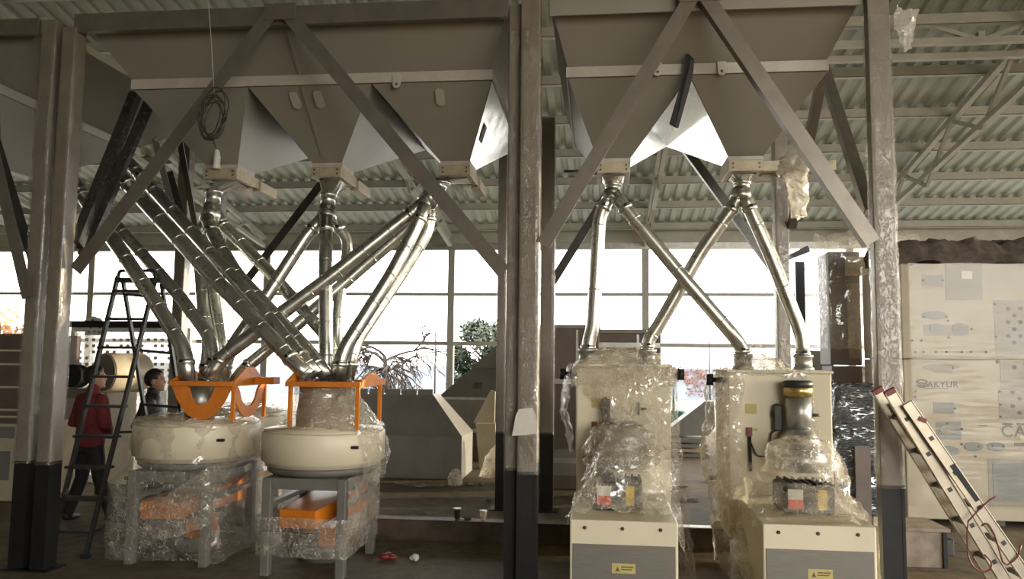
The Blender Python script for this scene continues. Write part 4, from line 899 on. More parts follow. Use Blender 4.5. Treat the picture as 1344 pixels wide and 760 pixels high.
# brown cupboards between middle columns and left white machine
def cupboard(px0, px1, pyt, pyb, depth, label, rails):
    y = fl((px0+px1)/2, pyb).y; x0, x1 = X(px0, 560, y), X(px1, 560, y); z = Z((px0+px1)/2, pyt, y)
    t = thing('panel_cupboard', ((x0+x1)/2, y+depth/2, 0), label, 'cupboard')
    MB().box(x0, y, .0, x1, y+depth, z).build('body', 'brown', t, bevel=.006)
    MB().box(x0-.02, y-.02, z, x1+.02, y+depth+.02, z+.05).build('top_board', 'binshop', t)
    for r in rails: MB().box(x0+.01, y-.025, Z(750, r, y)-.04, x1-.01, y-.001, Z(750, r, y)+.03).build('rail', 'galv2', t)
    w = x1-x0
    MB().box(x0+w*.62, y-.012, .25, x0+w*.66, y-.001, z-.02).build('post', 'galv2', t)
    MB().box(x0+.03, y-.015, .18, x1-.03, y-.001, Z(750, 590, y)).build('lower_panel', 'binshop', t)
cupboard(706, 786, 431, 642, .5, 'brown panelled cupboard just right of the middle columns', (500, 604))
cupboard(784, 868, 437, 640, .55, 'brown cupboard mostly hidden behind the left white machine', (452,))
# grey chute, boards, tools seen between the white machines
yy = fl(905, 600).y
MB().prism([at(860, 560, Y=yy+.3), at(882, 560, Y=yy+.3), at(925, 527, Y=yy+.3), at(937, 527, Y=yy+.3), at(939, 560, Y=yy+.3), at(930, 572, Y=yy+.3), at(862, 572, Y=yy+.3)], (0, .5, 0)).build('sheet_chute', 'binshop', label='grey sheet metal chute on the boards between the two white machines', cat='chute', bevel=.006)
for k in range(4):
    z = .02+k*.085; x0, x1 = X(872-k*2, 590, yy), X(931-k*1.5, 590, yy)
    MB().box(x0, yy-.05+.04*(k % 2), z-.018, x1, yy+1.0, z+.045).build('board', 'wood' if k == 1 else 'binshop', bevel=.004, label=['bottom board of the stack between the two white machines', 'pale timber board, second from bottom of the stack under the chute', 'grey board, third from bottom of the stack under the chute', 'topmost grey board right under the sheet chute'][k], cat='board', group='boards stacked under the grey chute')
c = fl(880, 600); y = c.y+2.6
g = MB(); p = at(884, 556, Y=y); g.cyl((p.x, y, 0), (p.x, y, p.z+.3), .03).cyl((p.x, y, p.z+.30), (p.x+.01, y, p.z+.75), .03, .012).cyl((p.x-.25, y, p.z+.25), (p.x+.25, y, p.z+.25), .03)
for sx in (-1, 1): g.lathe((p.x+sx*.14, y-.02, p.z+.1), [(.16, 0), (.16, .03), (.12, .05)], 18, (0, -1, 0))
g.build('valve_stand', mat('green_valve', (.10, .27, .20), (.07, .20, .15), .5, 0, 6), label='green valve stand behind the boards between the white machines', cat='valve')
# tools and scraps on the floor between the white machines
p = fl(935, 632); g = thing('power_tool', p, 'small power tool with red cap on the floor left of the right white machine', 'power tool')
MB().cyl(p+V((-.10, 0, .05)), p+V((.0, 0, .055)), .045, .04, 14).build('head', 'red', g)
MB().cyl(p+V((.001, 0, .055)), p+V((.14, .02, .06)), .035, .035, 14).build('barrel', 'white', g)
MB().box(p.x+.141, p.y-.05, 0, p.x+.26, p.y+.06, .17).build('battery', 'black', g, bevel=.01)
for px, py, w, d, lab, mm in ((893, 641, .20, .10, 'dark folded rag on the floor between the white machines', 'black'), (884, 647, .12, .05, 'small pale scrap of paper beside the dark rag', 'paper'), (902, 657, .26, .12, 'brownish scrap of cardboard near the steel beam', 'rustl')):
    p = fl(px, py); rows = [[p+V((w*(j/4-.5), d*(k/2-.5), .006+.018*(1+math.sin(j*2+k*1.3)))) for j in range(5)] for k in range(3)]
    MB().grid(rows).build('scrap', mm, solid=.006, label=lab, cat='scrap')
xx = X(905, 684, yb0+.08)
for k, (px, w) in enumerate(((893, .16), (919, .20))):
    p = at(px, 684, Y=yb0+.07); MB().box(p.x-w/2, yb0+.02, .201, p.x+w/2, yb0+.14, .208).build('offcut', 'white', label=['pale flat offcut lying on the beam right beside the left white machine', 'pale flat offcut on the beam, nearer the right white machine'][k], cat='offcut')
p = at(944, 668, Y=yb0+.08); g = MB(); g.box(p.x-.07, yb0+.02, .201, p.x+.09, yb0+.14, .215).prism([(p.x-.07, yb0+.02, .215), (p.x+.09, yb0+.02, .215), (p.x+.07, yb0+.02, .29), (p.x-.06, yb0+.02, .27)], (0, .12, 0)); g.build('carton', 'paper', label='small crumpled carton on the beam left of the right white machine', cat='carton')
# cups and litter in front
def cup(px, py, m, label):
    p = fl(px, py); zbase = .2 if 665 < py < 686 else 0
    p = at(px, py, Z=zbase+.001); g = thing('cup', p, label, 'cup'); s = 1.0
    MB().lathe(p, [(.024, 0), (.035, .085), (.037, .09), (.033, .088), (.022, .006)], 20).build('cup_wall', m, g)
    MB().lathe(p+V((0, 0, .088)), [(.0375, 0), (.039, .004), (.0375, .008)], 20).build('cup_rim', 'white', g)
cup(600, 680, 'rust', 'brown paper cup standing on the floor beam left of the clear cup')
cup(634, 683, 'filmd', 'clear plastic cup standing by the beam edge')
p = at(612, 681, Z=.201); MB().ball(p+V((0, 0, .016)), .035, .025, .016).ball(p+V((.03, .01, .012)), .02, .02, .012).build('paper_scrap', 'ink', label='small dark scrap between the two cups', cat='scrap')
p = fl(509, 735); g = MB(); g.ball(p+V((-.03, 0, .028)), .05, .03, .028).ball(p+V((.035, .01, .022)), .045, .03, .022).ball(p+V((0, .03, .03)), .03, .03, .03); g.build('wrapper', 'red', label='crumpled red wrapper on the floor right of the round sifters', cat='wrapper')
p = fl(545, 736); g = MB(); g.ball(p+V((0, 0, .03)), .035, .03, .03).ball(p+V((-.03, .01, .02)), .025, .025, .02).ball(p+V((.01, -.02, .018)), .02, .02, .018); g.build('paper_ball', 'paper', label='crumpled paper ball on the floor, right of the red wrapper', cat='paper')
for px, py, r, lab in ((641, 658, .03, 'small dark clod on the floor above the cups'), (557, 675, .02, 'tiny dark crumb on the floor left of the brown cup'), (615, 637, .05, 'dusty lump of debris beside the film lump at the trough'), (631, 637, .04, 'dusty lump of debris below the slumped grey bag')):
    p = fl(px, py); g = MB(); g.ball(p+V((0, 0, r*.5)), r, r*.8, r*.5, 9, 6).ball(p+V((r*.7, 0, r*.35)), r*.6, r*.5, r*.35, 8, 5); g.build('debris', 'rustl' if r > .035 else 'ink', label=lab, cat='debris')
# sheet of paper taped to the middle column
p = YF-.014
q = [at(x, y, Y=p) for x, y in ((677, 545), (681, 537), (699, 535), (703, 545), (704, 569), (690, 571), (672, 572))]
MB().prism(q, (0, -.002, 0)).build('paper_note', 'paper', label='white sheet of paper stuck to the middle column', cat='paper')

# ------------------------------------------------------------------ left background
def dark_stack():
    y = fl(20, 658).y; x0, x1 = X(-120, 560, y), X(36, 560, y); t = thing('panel_rack', ((x0+x1)/2, y+.5, 0), 'tall dark stack of panels behind the far left column, pale edges showing', 'panel stack')
    z1 = Z(10, 556, y); z2 = Z(10, 438, y)
    MB().box(x0, y, z1, x1, y+.9, z2).build('panels', 'brown', t)
    for k, py in enumerate((460, 478, 508, 538, 547)): MB().box(x0, y-.02, Z(10, py, y)-.012, x1+.01, y-.001, Z(10, py, y)+.012).build('panel_edge', 'creamd', t)
    MB().box(x0, y-.01, 0, x1+.02, y+.9, z1-.001).build('cabinet', 'creamd', t, bevel=.006)
    for (a, b, c, d) in ((-60, 575, 18, 560), (-40, 630, 14, 592)): MB().box(X(a, 600, y), y-.022, Z(10, b, y), X(c, 600, y), y-.011, Z(10, d, y)).build('grey_pane', 'blue', t)
    for (a, b, c, d) in ((-62, 578, 20, 557),): pass
    film('film_top', 'filmd', t, [rect_ring(x0, y, x1+.02, y+.9, z2+.002, 3), rect_ring(x0+.1, y+.1, x1-.1, y+.8, z2+.10, 3)], nu=4, amp=.05, sc=5)
dark_stack()
def perforated_rack():
    y = fl(150, 650).y+.9; x0, x1 = X(88, 520, y), X(246, 520, y); z1 = Z(150, 430, y); t = thing('perforated_rack', ((x0+x1)/2, y+.4, 0), 'pale film-wrapped perforated panel behind the two people', 'perforated panel')
    MB().box(x0, y, .0, x0+.06, y+.06, z1).box(x1-.06, y, .0, x1, y+.06, z1).box(x0+.06, y, .0, x1-.06, y+.06, .10).box(x0+.06, y+.005, z1-.06, x1-.06, y+.06, z1).build('frame', 'rack', t, bevel=.004)
    film('panel_sheet', 'filmw', t, [[V((x0+(x1-x0)*k/5, y+.012, z)) for k in range(6)] for z in (.1, .7, 1.3, z1-.05)], closed=False, nu=6, amp=.006, sc=6, sub=3)
    h = MB()
    for r in range(13):
        for c in range(17):
            if (r*7+c*3) % 5 == 0: continue
            px = 96+c*9; py = 446+r*8
            p = at(px, py, Y=y-.001); h.box(p.x-.024, y-.004, p.z-.02, p.x+.024, y-.0005, p.z+.02)
    h.build('perforations', 'blue', t)
    MB().box(x0-.05, y-.05, z1+.001, X(236, 430, y), y+.1, z1+.09).build('top_bar', 'dark', t)
    film('film_wrap', 'filml', t, [rect_ring(x0-.03, y-.03, x1+.03, y+.12, z, 6) for z in (.1, .8, 1.4, z1-.05)], nu=7, amp=.03, sc=6)
    # small perforated plate standing on top
    p = MB(); pts = [at(px, py, Y=y-.02) for px, py in ((111, 440), (111, 420), (122, 415), (132, 418), (138, 426), (137, 440))]
    p.prism(pts, (0, .03, 0)); o = p.build('perforated_plate', 'rack', t, label='small rounded perforated plate on top')
    h = MB()
    for k, (px, py) in enumerate(((116, 424), (122, 420), (128, 423), (119, 430), (125, 428), (131, 430), (117, 436), (124, 435), (130, 436))):
        c = at(px, py, Y=y-.021); h.cyl((c.x, y-.021, c.z), (c.x, y-.025, c.z), .014, .014, 8)
    h.build('holes', 'hole', o)
perforated_rack()
def fan_unit():
    y = fl(150, 650).y; c = at(137, 489, Y=y-.15); R = 27/F*y; t = thing('fan_unit', (c.x, y, 0), 'round tan fan housing on a pale cabinet, just behind the person in maroon', 'fan')
    ax = V((.40, .92, 0)).normalized()
    MB().lathe(c, [(R*.95, 0), (R, .01), (R, .50), (R*.9, .54)], 36, ax).build('housing', 'tan', t)
    MB().lathe(c-ax*.012, [(R*.93, 0), (R*.93, .01)], 36, ax).build('face_plate', 'grey', t)
    d = c+V((-.26, -.05, -.05)); MB().lathe(d, [(.13, 0), (.14, .02), (.14, .18)], 24, (-.1, -.9, .05)).build('inlet_stub', 'dark', t)
    MB().box(c.x-.50, y-.18, c.z-.32, c.x-.05, y+.1, c.z-.20).build('motor_bracket', 'grey', t, bevel=.01)
    x0, x1 = X(122, 600, y), X(176, 600, y); zt_ = c.z-R-.002
    MB().box(x0, y, .14, x1, y+.7, zt_).build('cabinet', 'white', t, bevel=.008)
    k = MB()
    for sx in (x0+.03, x1-.09): k.box(sx, y+.02, 0, sx+.06, y+.08, .14).box(sx, y+.6, 0, sx+.06, y+.66, .14)
    k.build('feet', 'dark', t)
    film('film_edge', 'filmw', t, [[V((x1+.02, y-.04, z)), V((x1+.10, y+.2, z)), V((x1+.06, y+.6, z))] for z in (.15, .6, zt_)], closed=False, nu=8, amp=.03, sc=7, sub=4)
fan_unit()
p = fl(163, 668)
g = MB(); g.box(p.x-.02, p.y, 0, p.x+.06, p.y+.3, .06).box(p.x+.0, p.y+.02, .06, p.x+.03, p.y+.05, .32).box(p.x-.02, p.y, .32, p.x+.35, p.y+.28, .36).box(p.x+.29, p.y+.02, 0, p.x+.33, p.y+.05, .32); g.build('floor_stand', 'dark', label='small dark stand on the floor right of the person in maroon', cat='stand')

# ------------------------------------------------------------------ right background
def big_cabinet():
    y = fl(1260, 690).y; x0, x1 = X(1186, 500, y), X(1420, 500, y); z0 = .06; zs = Z(1260, 471, y); z1 = Z(1260, 346, y)
    t = thing('wrapped_cabinet', ((x0+x1)/2, y+.6, 0), 'huge cream cabinet wrapped in film at right, rows of holes and printed lettering', 'cabinet')
    MB().box(x0, y, z0, x1, y+1.3, zs-.012).build('lower_body', 'cab', t, bevel=.01)
    MB().box(x0, y, zs, x1, y+1.3, z1).build('upper_body', 'cab', t, bevel=.01)
    MB().box(x0+.05, y+.05, zs-.012, x1-.05, y+1.25, zs).build('joint', 'ink', t)
    for a in (x0+.1, (x0+x1)/2, x1-.2): MB().box(a, y+.05, 0, a+.1, y+1.2, z0).build('skid', 'rust', t)
    def plate(a, b, c, d, m, name='plate', th=.004, label=None):
        p0, p1 = at(a, b, Y=y), at(c, d, Y=y); o = MB().box(p0.x, y-th, min(p0.z, p1.z), p1.x, y-.0005, max(p0.z, p1.z)).build(name, m, t, bevel=.001)
        if label: o['label'] = label
        return o
    def holes(pts, r, m='hole', name='holes', th=.006):
        h = MB()
        for px, py in pts:
            c = at(px, py, Y=y); h.cyl((c.x, y-.004, c.z), (c.x, y-.004-th, c.z), r, r, 10)
        return h.build(name, m, t)
    def oval(a, b, rx, ry, m, name='oval_cover'):
        c = at(a, b, Y=y); s = (c-EYE).length/F
        return MB().prism([(c.x+math.cos(2*PI*k/20)*rx*s, y-.004, c.z+math.sin(2*PI*k/20)*ry*s) for k in range(20)], (0, -.006, 0)).build(name, m, t)
    plate(1240, 347, 1290, 394, 'cabd'); plate(1261, 356, 1276, 366, 'paper', 'paper_label', .007, 'small white paper label'); plate(1210, 361, 1238, 376, 'cabd')
    plate(1304, 394, 1420, 466, 'cabd', 'hole_panel'); plate(1212, 426, 1272, 441, 'cabd')
    for a, b, rx, ry in ((1226, 414, 14, 5), (1229, 431, 8, 6), (1260, 432, 9, 7)): oval(a, b, rx, ry, 'blue')
    holes([(1323+((r % 2)*8)+c*16, 405+r*9) for r in range(6) for c in range(5)], .022)
    holes([(1211, 368), (1237, 368), (1212, 416), (1242, 416), (1244, 421), (1275, 432), (1245, 443), (1197, 447), (1209, 447), (1228, 462), (1242, 462), (1262, 462), (1274, 462), (1294, 462), (1305, 399), (1307, 442), (1201, 462), (1212, 462)], .013, name='bolt_holes')
    plate(1312, 472, 1420, 512, 'cabd', 'hole_panel'); holes([(1331+c*15, 482+r*7-(c % 2)*4) for r in range(1) for c in range(4)], .024)
    holes([(1309, 475)], .018)
    oval(1235, 482, 20, 3.5, 'cabd'); plate(1225, 480, 1250, 489, 'cabd')
    plate(1310, 511, 1420, 551, 'cabd', 'hole_panel'); holes([(1329+((r % 2)*9)+c*17, 515+r*9) for r in range(4) for c in range(4)], .021)
    holes([(1201, 514), (1201, 521), (1312, 514), (1313, 531), (1313, 547), (1250, 483), (1253, 536), (1243, 556), (1262, 563)], .013, name='bolt_holes')
    plate(1225, 528, 1252, 543, 'blue'); plate(1228, 553, 1262, 577, 'blue'); oval(1243, 564, 8, 6, 'cabd')
    for a, b, rx, ry in ((1278, 586, 10, 5), (1307, 586, 9, 5), (1244, 592, 12, 6)): oval(a, b, rx, ry, 'blue')
    holes([(1262, 583), (1284, 586), (1302, 585), (1316, 586), (1280, 599)], .013, name='bolt_holes')
    plate(1296, 602, 1420, 668, 'cabd', 'window_frame'); plate(1302, 607, 1420, 660, 'blue', 'window_pane', .008)
    plate(1313, 512, 1420, 513, 'ink', 'panel_edge', .006); plate(1284, 558, 1296, 559.2, 'ink', 'panel_edge', .006)
    # printed lettering and emblem
    def text(s, px, py, size_px, m, name):
        cu = bpy.data.curves.new('lettering', 'FONT'); cu.body = s; cu.size = size_px*(at(px, py, Y=y)-EYE).length/F*1.4; cu.extrude = .001; cu.space_character = 1.12
        o = bpy.data.objects.new('lettering', cu); COL.objects.link(o)
        dg = bpy.context.evaluated_depsgraph_get(); me = bpy.data.meshes.new_from_object(o.evaluated_get(dg)); bpy.data.objects.remove(o)
        me.materials.clear(); me.materials.append(M[m])
        n = bpy.data.objects.new(name, me); COL.objects.link(n); n.parent = t; c = at(px, py, Y=y-.006); n.location = V((c.x, y-.006, c.z))-world(t); n.rotation_euler = (PI/2, 0, 0)
    text('AKYUR', 1217, 508, 7, 'ink', 'printed_lettering')
    c = at(1210, 503, Y=y); r0 = .050
    g = MB()
    for a0, a1, r in ((.3, 3.0, r0), (3.4, 6.1, r0), (3.0, 6.0, r0*.55)):
        pts = [V((c.x+math.cos(a0+(a1-a0)*k/12)*r*1.15, y-.006, c.z+math.sin(a0+(a1-a0)*k/12)*r*.8)) for k in range(13)]
        g.tube(pts, .008, 6)
    g.box(c.x-.05, y-.008, c.z-.006, c.x+.05, y-.004, c.z+.006); g.build('emblem', 'ink', t)
    plate(1213, 509.5, 1246, 510.6, 'ink', 'underline', .006)
    text('CA', 1314, 573, 13, 'ink', 'printed_lettering')
    plate(1316, 555, 1329, 558, 'ink', 'printed_bar', .006); plate(1334, 555, 1346, 558, 'ink', 'printed_bar', .006)
    plate(1331, 581, 1420, 587, 'ink', 'printed_bar', .006); plate(1338, 572, 1350, 577, 'gate', 'printed_patch', .006)
    film('film_wrap', 'filmcab', t, [rect_ring(x0-.02, y-.03, x1+.02, y+1.33, z, 5) for z in (.2, 1.0, 1.9, z1)], nu=8, amp=.012, sc=5)
    # heaped netting on top
    tp = [[V((x0-.15+(x1-x0+.3)*j/14, y-.02+k*.10+.25*(k > 0), z1+.01+(.0 if k in (0, 5) else .30+.06*noise.noise(V((j*.6, k*.9, 2)))))) for j in range(15)] for k in range(6)]
    film('netting', mat('brown_netting', (.17, .135, .11), (.10, .08, .065), .7, 0, 14, .4, 50), t, tp, closed=False, nu=4, amp=.05, sc=6)
big_cabinet()
def tall_stack():
    y = fl(1110, 655).y; x0, x1 = X(1091, 500, y), X(1184, 500, y); z1 = Z(1120, 330, y); t = thing('crate_stack', ((x0+x1)/2, y+.5, 0), 'tall dark stack of crates right of the right white machine, patched with film', 'crate')
    h = z1/3; h2 = Z(1120, 480, y)/2; xm = X(1130, 400, y)
    for k, (m, d) in enumerate((('brown', 0), ('brown', .02), ('brown', .0))):
        MB().box(x0+d, y+d, (0, h2, 2*h2)[k]+.005, (x1, x1, xm)[k]-d, y+.5, (h2, 2*h2, z1)[k]-.005).build('crate', m, t, bevel=.01)
    MB().box(X(1112, 400, y), y-.012, Z(1112, 470, y), X(1129, 400, y), y+.0195, Z(1112, 372, y)).build('upright_board', 'rustl', t)
    MB().box(X(1109, 350, y), y-.02, Z(1112, 362, y), X(1143, 350, y), y+.0195, Z(1112, 337, y)).build('top_bundle', 'creamd', t)
    film('film_sheet', 'filmw', t, [[V((X(px, 400, y-.06), y-.06+.02*k, Z(1140, py, y-.06))) for k, px in enumerate((1130, 1150, 1170, 1187))] for py in (352, 400, 440, 479)], closed=False, nu=6, amp=.03, sc=9, sub=5)
    film('film_wrap', 'filml', t, [rect_ring(x0-.03, y-.03, xm+.03, y+.53, z, 4) for z in (h*1.8, h*2.3, z1)], nu=8, amp=.025, sc=6)
    tp = [[V((x0-.10+(x1-x0+.4)*j/8, y-.02+k*.17, z1+.02+(.0 if k in (0, 3) else .24+.05*noise.noise(V((j*.6, k*.9, 7)))))) for j in range(9)] for k in range(4)]
    film('netting', 'film', t, tp, closed=False, nu=4, amp=.04, sc=6)
tall_stack()
def black_pallet():
    y = fl(1130, 690).y; x0, x1 = X(1103, 600, y), X(1158, 600, y); z1 = Z(1130, 504, y); t = thing('wrapped_pallet', ((x0+x1)/2, y+.4, 0), 'pallet load in shiny black film, leaning against the tall dark crates', 'pallet')
    MB().box(x0+.03, y+.03, .10, x1-.03, y+.7, z1-.04).build('load', 'dark', t, bevel=.03)
    k = MB()
    for a in (x0, (x0+x1)/2-.05, x1-.1): k.box(a, y+.02, 0, a+.1, y+.75, .10)
    k.build('pallet_runners', 'wood', t)
    film('black_film', 'filmb', t, [rect_ring(x0-.02+dx, y-.02, x1+.02, y+.75, z, 5) for z, dx in ((.12, -.22), (.5, -.12), (Z(1130, 575, y), .02), (Z(1130, 560, y), -.05), (z1-.03, .0))]+[rect_ring(x0+.1, y+.1, x1-.1, y+.6, z1, 5)], nu=10, amp=.03, sc=8)
    MB().box(X(1122, 600, y-.1), y-.11, 0, X(1142, 600, y-.1), y-.07, Z(1130, 585, y-.1)).build('leaning_board', 'brown', t)
black_pallet()
# pale sheet on a dark post, left of the crate stack
y = fl(1110, 655).y+1.6
q = thing('screen_panel', (X(1070, 400, y), y, 0), 'bright white film screen on a dark post, left of the tall dark crates', 'screen')
xa, xb = X(1057, 400, y), X(1092, 400, y)
MB().box(X(1044, 400, y), y-.05, 0, X(1056, 400, y), y+.05, Z(1050, 344, y)).build('post', 'cable', q)
MB().box(X(1056, 470, y), y-.02, 0, xb, y+.08, Z(1070, 460, y)).build('lower_panel', 'blue', q)
film('white_film', 'filmw', q, [[V((xa, y-.04, z0_)), V(((xa+xb)/2, y-.06, z0_+.08)), V((xb+.1, y-.04, z0_+.18))] for z0_ in (Z(1070, 462, y), Z(1070, 420, y), Z(1070, 380, y), Z(1070, 336, y))], closed=False, nu=6, amp=.04, sc=5, sub=5)
MB().prism([at(1036, 334, Y=y), at(1060, 322, Y=y), at(1064, 330, Y=y), at(1042, 338, Y=y)], (0, .3, 0)).build('cross_arm', 'cable', q)
# rusty pedestal and brackets at bottom right
p0 = fl(1186, 748); p1 = fl(1241, 748); y = p0.y; z1 = Z(1210, 695, y)
t = thing('rusty_pedestal', ((p0.x+p1.x)/2, y+.2, 0), 'rusty steel pedestal with angled brackets behind the right column', 'pedestal')
MB().box(p0.x+.03, y+.03, .02, p1.x-.03, y+.42, z1-.02).build('box_body', 'rustl', t)
MB().box(p0.x, y, z1-.02, p1.x+.03, y+.5, z1+.01).build('top_plate', 'rustl', t, bevel=.004)
MB().box(p0.x, y, 0, p1.x, y+.45, .02).build('base_plate', 'rust', t)
MB().box(p1.x-.03, y, .02, p1.x, y+.45, z1-.02).build('side_flange', 'dark', t)
xe = X(1298, 740, y)
MB().bar((p1.x, y+.2, z1-.03), (xe, y+.2, .12), .05, .05).build('bracket', 'rust', t)
MB().bar((p1.x, y+.2, .11), (xe+.02, y+.2, .10), .05, .05).build('bracket', 'rust', t)
MB().bar((p1.x, y+.34, .20), (xe-.1, y+.34, .19), .05, .05).build('bracket', 'rust', t)
MB().box(p1.x+.001, y+.10, z1-.24, p1.x+.10, y+.3, z1-.10).build('bolt_block', 'motor', t, bevel=.01)
# aluminium ladder leaning against the right column
def ladder():
    ytop = YF-.34
    t = thing('leaning_ladder', at(1400, 840, Y=ytop), 'aluminium ladder with red end caps leaning against the right column', 'ladder')
    def axis(a, b, y):
        p0, p1 = at(*a, Y=y), at(*b, Y=y); d = (p1-p0).normalized(); return p0, p0+d*(p0.z/-d.z), d
    S1, S2 = axis((1167, 513), (1312, 750), ytop), axis((1190, 529), (1332, 735), ytop-.035)
    for dy, front in ((0, True), (.24, False)):
        for (a, q, d), w in ((S1, .080), (S2, .076)):
            o = V((0, dy, 0)); up = V((-d.z, 0, d.x))
            r = MB().bar(a+o, q+o, .022, w-.012, up).bar(a+o+up*(w/2-.004), q+o+up*(w/2-.004), .034, .008, up).bar(a+o-up*(w/2-.004), q+o-up*(w/2-.004), .034, .008, up).build('rail', 'alu', t, bevel=.002)
            if w > .078: MB().bar(a+o-d*.012, a+o+d*.03, .036, w+.004, up).build('end_cap', 'red', r, bevel=.008)
            if front and w < .078:
                s0, s1 = at(1250, 610, Y=ytop-.050), at(1284, 657, Y=ytop-.050); MB().bar(s0, s1, .003, .036, up).build('grip_strip', 'black', r)
                s0, s1 = at(1216, 553, Y=ytop-.052), at(1206, 549, Y=ytop-.052); MB().bar(s0, s1, .006, .03, d).build('clip', 'red', r)
    for k in range(7):
        for (A, q, D), yo in ((S1, 0), (S2, 0)):
            p = A+D*(.22+.27*k+(.06 if A is S2[0] else 0))
            if p.z < .05: continue
            MB().bar((p.x, A.y-.014, p.z), (p.x, A.y+.254, p.z), .028, .028, (-D.z, 0, D.x)).build('rung', 'motor', t)
    return t
ladder()
# red rope tied on the ladder
yr = YF-.40
pts = [at(px, py, Y=yr) for px, py in ((1340, 715), (1336, 732), (1322, 742), (1316, 738), (1305, 700), (1296, 686), (1288, 690))]
pts2 = [at(px, py, Y=yr-.01) for px, py in ((1271, 682), (1269, 700), (1270, 730), (1278, 745), (1290, 752), (1300, 748), (1302, 738), (1292, 728))]
g = MB().tube(smooth_bend(pts, .05), .0055, 8).tube(smooth_bend(pts2, .05), .005, 8)
g.tube(smooth_bend([at(px, py, Y=yr) for px, py in ((1271, 684), (1282, 672), (1300, 655), (1308, 652))], .05), .005, 8)
g.build('rope', 'red', label='red rope looped around the lower rails of the leaning ladder', cat='rope')
# hanging cable with a coil in front of the middle bin
yc_ = 5.95
g = thing('hanging_cable', at(281, 122, Y=yc_), 'coiled cable hanging on a thin pale line in front of the middle bin', 'cable')
p0 = at(272, -12, Y=yc_); p1 = at(281, 122, Y=yc_); p0b = V((p0.x-.05, p0.y, roof_z(yc_)-.2))
MB().tube([p0b, p0, (p0+p1)/2+V((.006, 0, 0)), p1], .004, 6).build('suspension_line', 'wire', g)
cl = MB(); c = at(280, 153, Y=yc_); s = (c-EYE).length/F
rnd = random.Random(4)
for k in range(7):
    rx, rz = (15+rnd.uniform(-3, 3))*s, (27+rnd.uniform(-5, 5))*s; a = rnd.uniform(-.5, .5); ox, oz = rnd.uniform(-3, 3)*s, rnd.uniform(-5, 4)*s
    pts = [c+V((ox+rx*math.cos(q)*math.cos(a)-rz*math.sin(q)*math.sin(a)*.4, rnd.uniform(-.01, .01)+.02*math.sin(q+k), oz+rz*math.sin(q))) for q in [2*PI*j/20 for j in range(21)]]
    cl.tube(pts, .0055, 6)
cl.tube([p1, p1+V((.0, 0, -.03)), c+V((0, 0, 26*s))], .006, 6).tube([c+V((0, 0, -26*s)), at(284, 196, Y=yc_)], .006, 6)
cl.build('cable_coil', 'bkwire', g)
# ------------------------------------------------------------------ step ladder at left
def step_ladder():
    fr = fl(112, 733); fl_ = fl(66, 727); yt = fr.y+.50; yb = fr.y+1.02
    tr, tl = at(205, 362, Y=yt), at(155, 362, Y=yt); br, bl = at(262, 690, Y=yb), at(217, 692, Y=yb); br.z = bl.z = .012
    tr2, tl2 = at(212, 372, Y=yt+.06), at(161, 366, Y=yt+.06)
    fr.z = fl_.z = .012
    t = thing('step_ladder', (fr+bl)/2*1, 'tall dark A-frame stepladder standing in front of the two people', 'stepladder'); 
    for a, b in ((fr, tr), (fl_, tl)):
        r = MB().bar(a, b, .045, .028, (1, 0, 0)).build('front_rail', 'steel', t, bevel=.003)
        MB().box(a.x-.03, a.y-.03, 0, a.x+.03, a.y+.03, .035).build('rubber_foot', 'black', r)
    for a, b in ((br, tr2), (bl, tl2)):
        r = MB().bar(a, b, .04, .028, (1, 0, 0)).build('rear_rail', 'steel', t, bevel=.003)
        MB().box(a.x-.03, a.y-.03, 0, a.x+.03, a.y+.03, .035).build('rubber_foot', 'black', r)
    MB().tube(smooth_bend([tl-V((0, 0, .02)), tl+V((.01, 0, .05)), tr+V((-.01, 0, .05)), tr-V((0, 0, .02))], .06), .016, 10).build('top_hoop', 'steel', t)
    MB().box(tl.x-.02, yt-.03, tl.z-.06, tr.x+.02, yt+.10, tl.z-.02).build('top_step', 'steel', t, bevel=.004)
    H_ = tl.z; n = 9
    for k in range(n):
        u = (k+.75)/(n+.3)
        a, b = lerp(fl_, tl, u), lerp(fr, tr, u)
        MB().box(min(a.x, b.x), min(a.y, b.y)-.03, (a.z+b.z)/2-.012, max(a.x, b.x), max(a.y, b.y)+.03, (a.z+b.z)/2+.012).build('step', 'steel', t, bevel=.003)
        if k % 2 == 0:
            a, b = lerp(bl, tl2, u), lerp(br, tr2, u); MB().bar(a, b, .025, .025).build('rear_brace', 'steel', t)
    a, b = lerp(fr, tr, .42), lerp(br, tr2, .42); MB().bar(a, b, .012, .02).build('spreader', 'steel', t)
step_ladder()

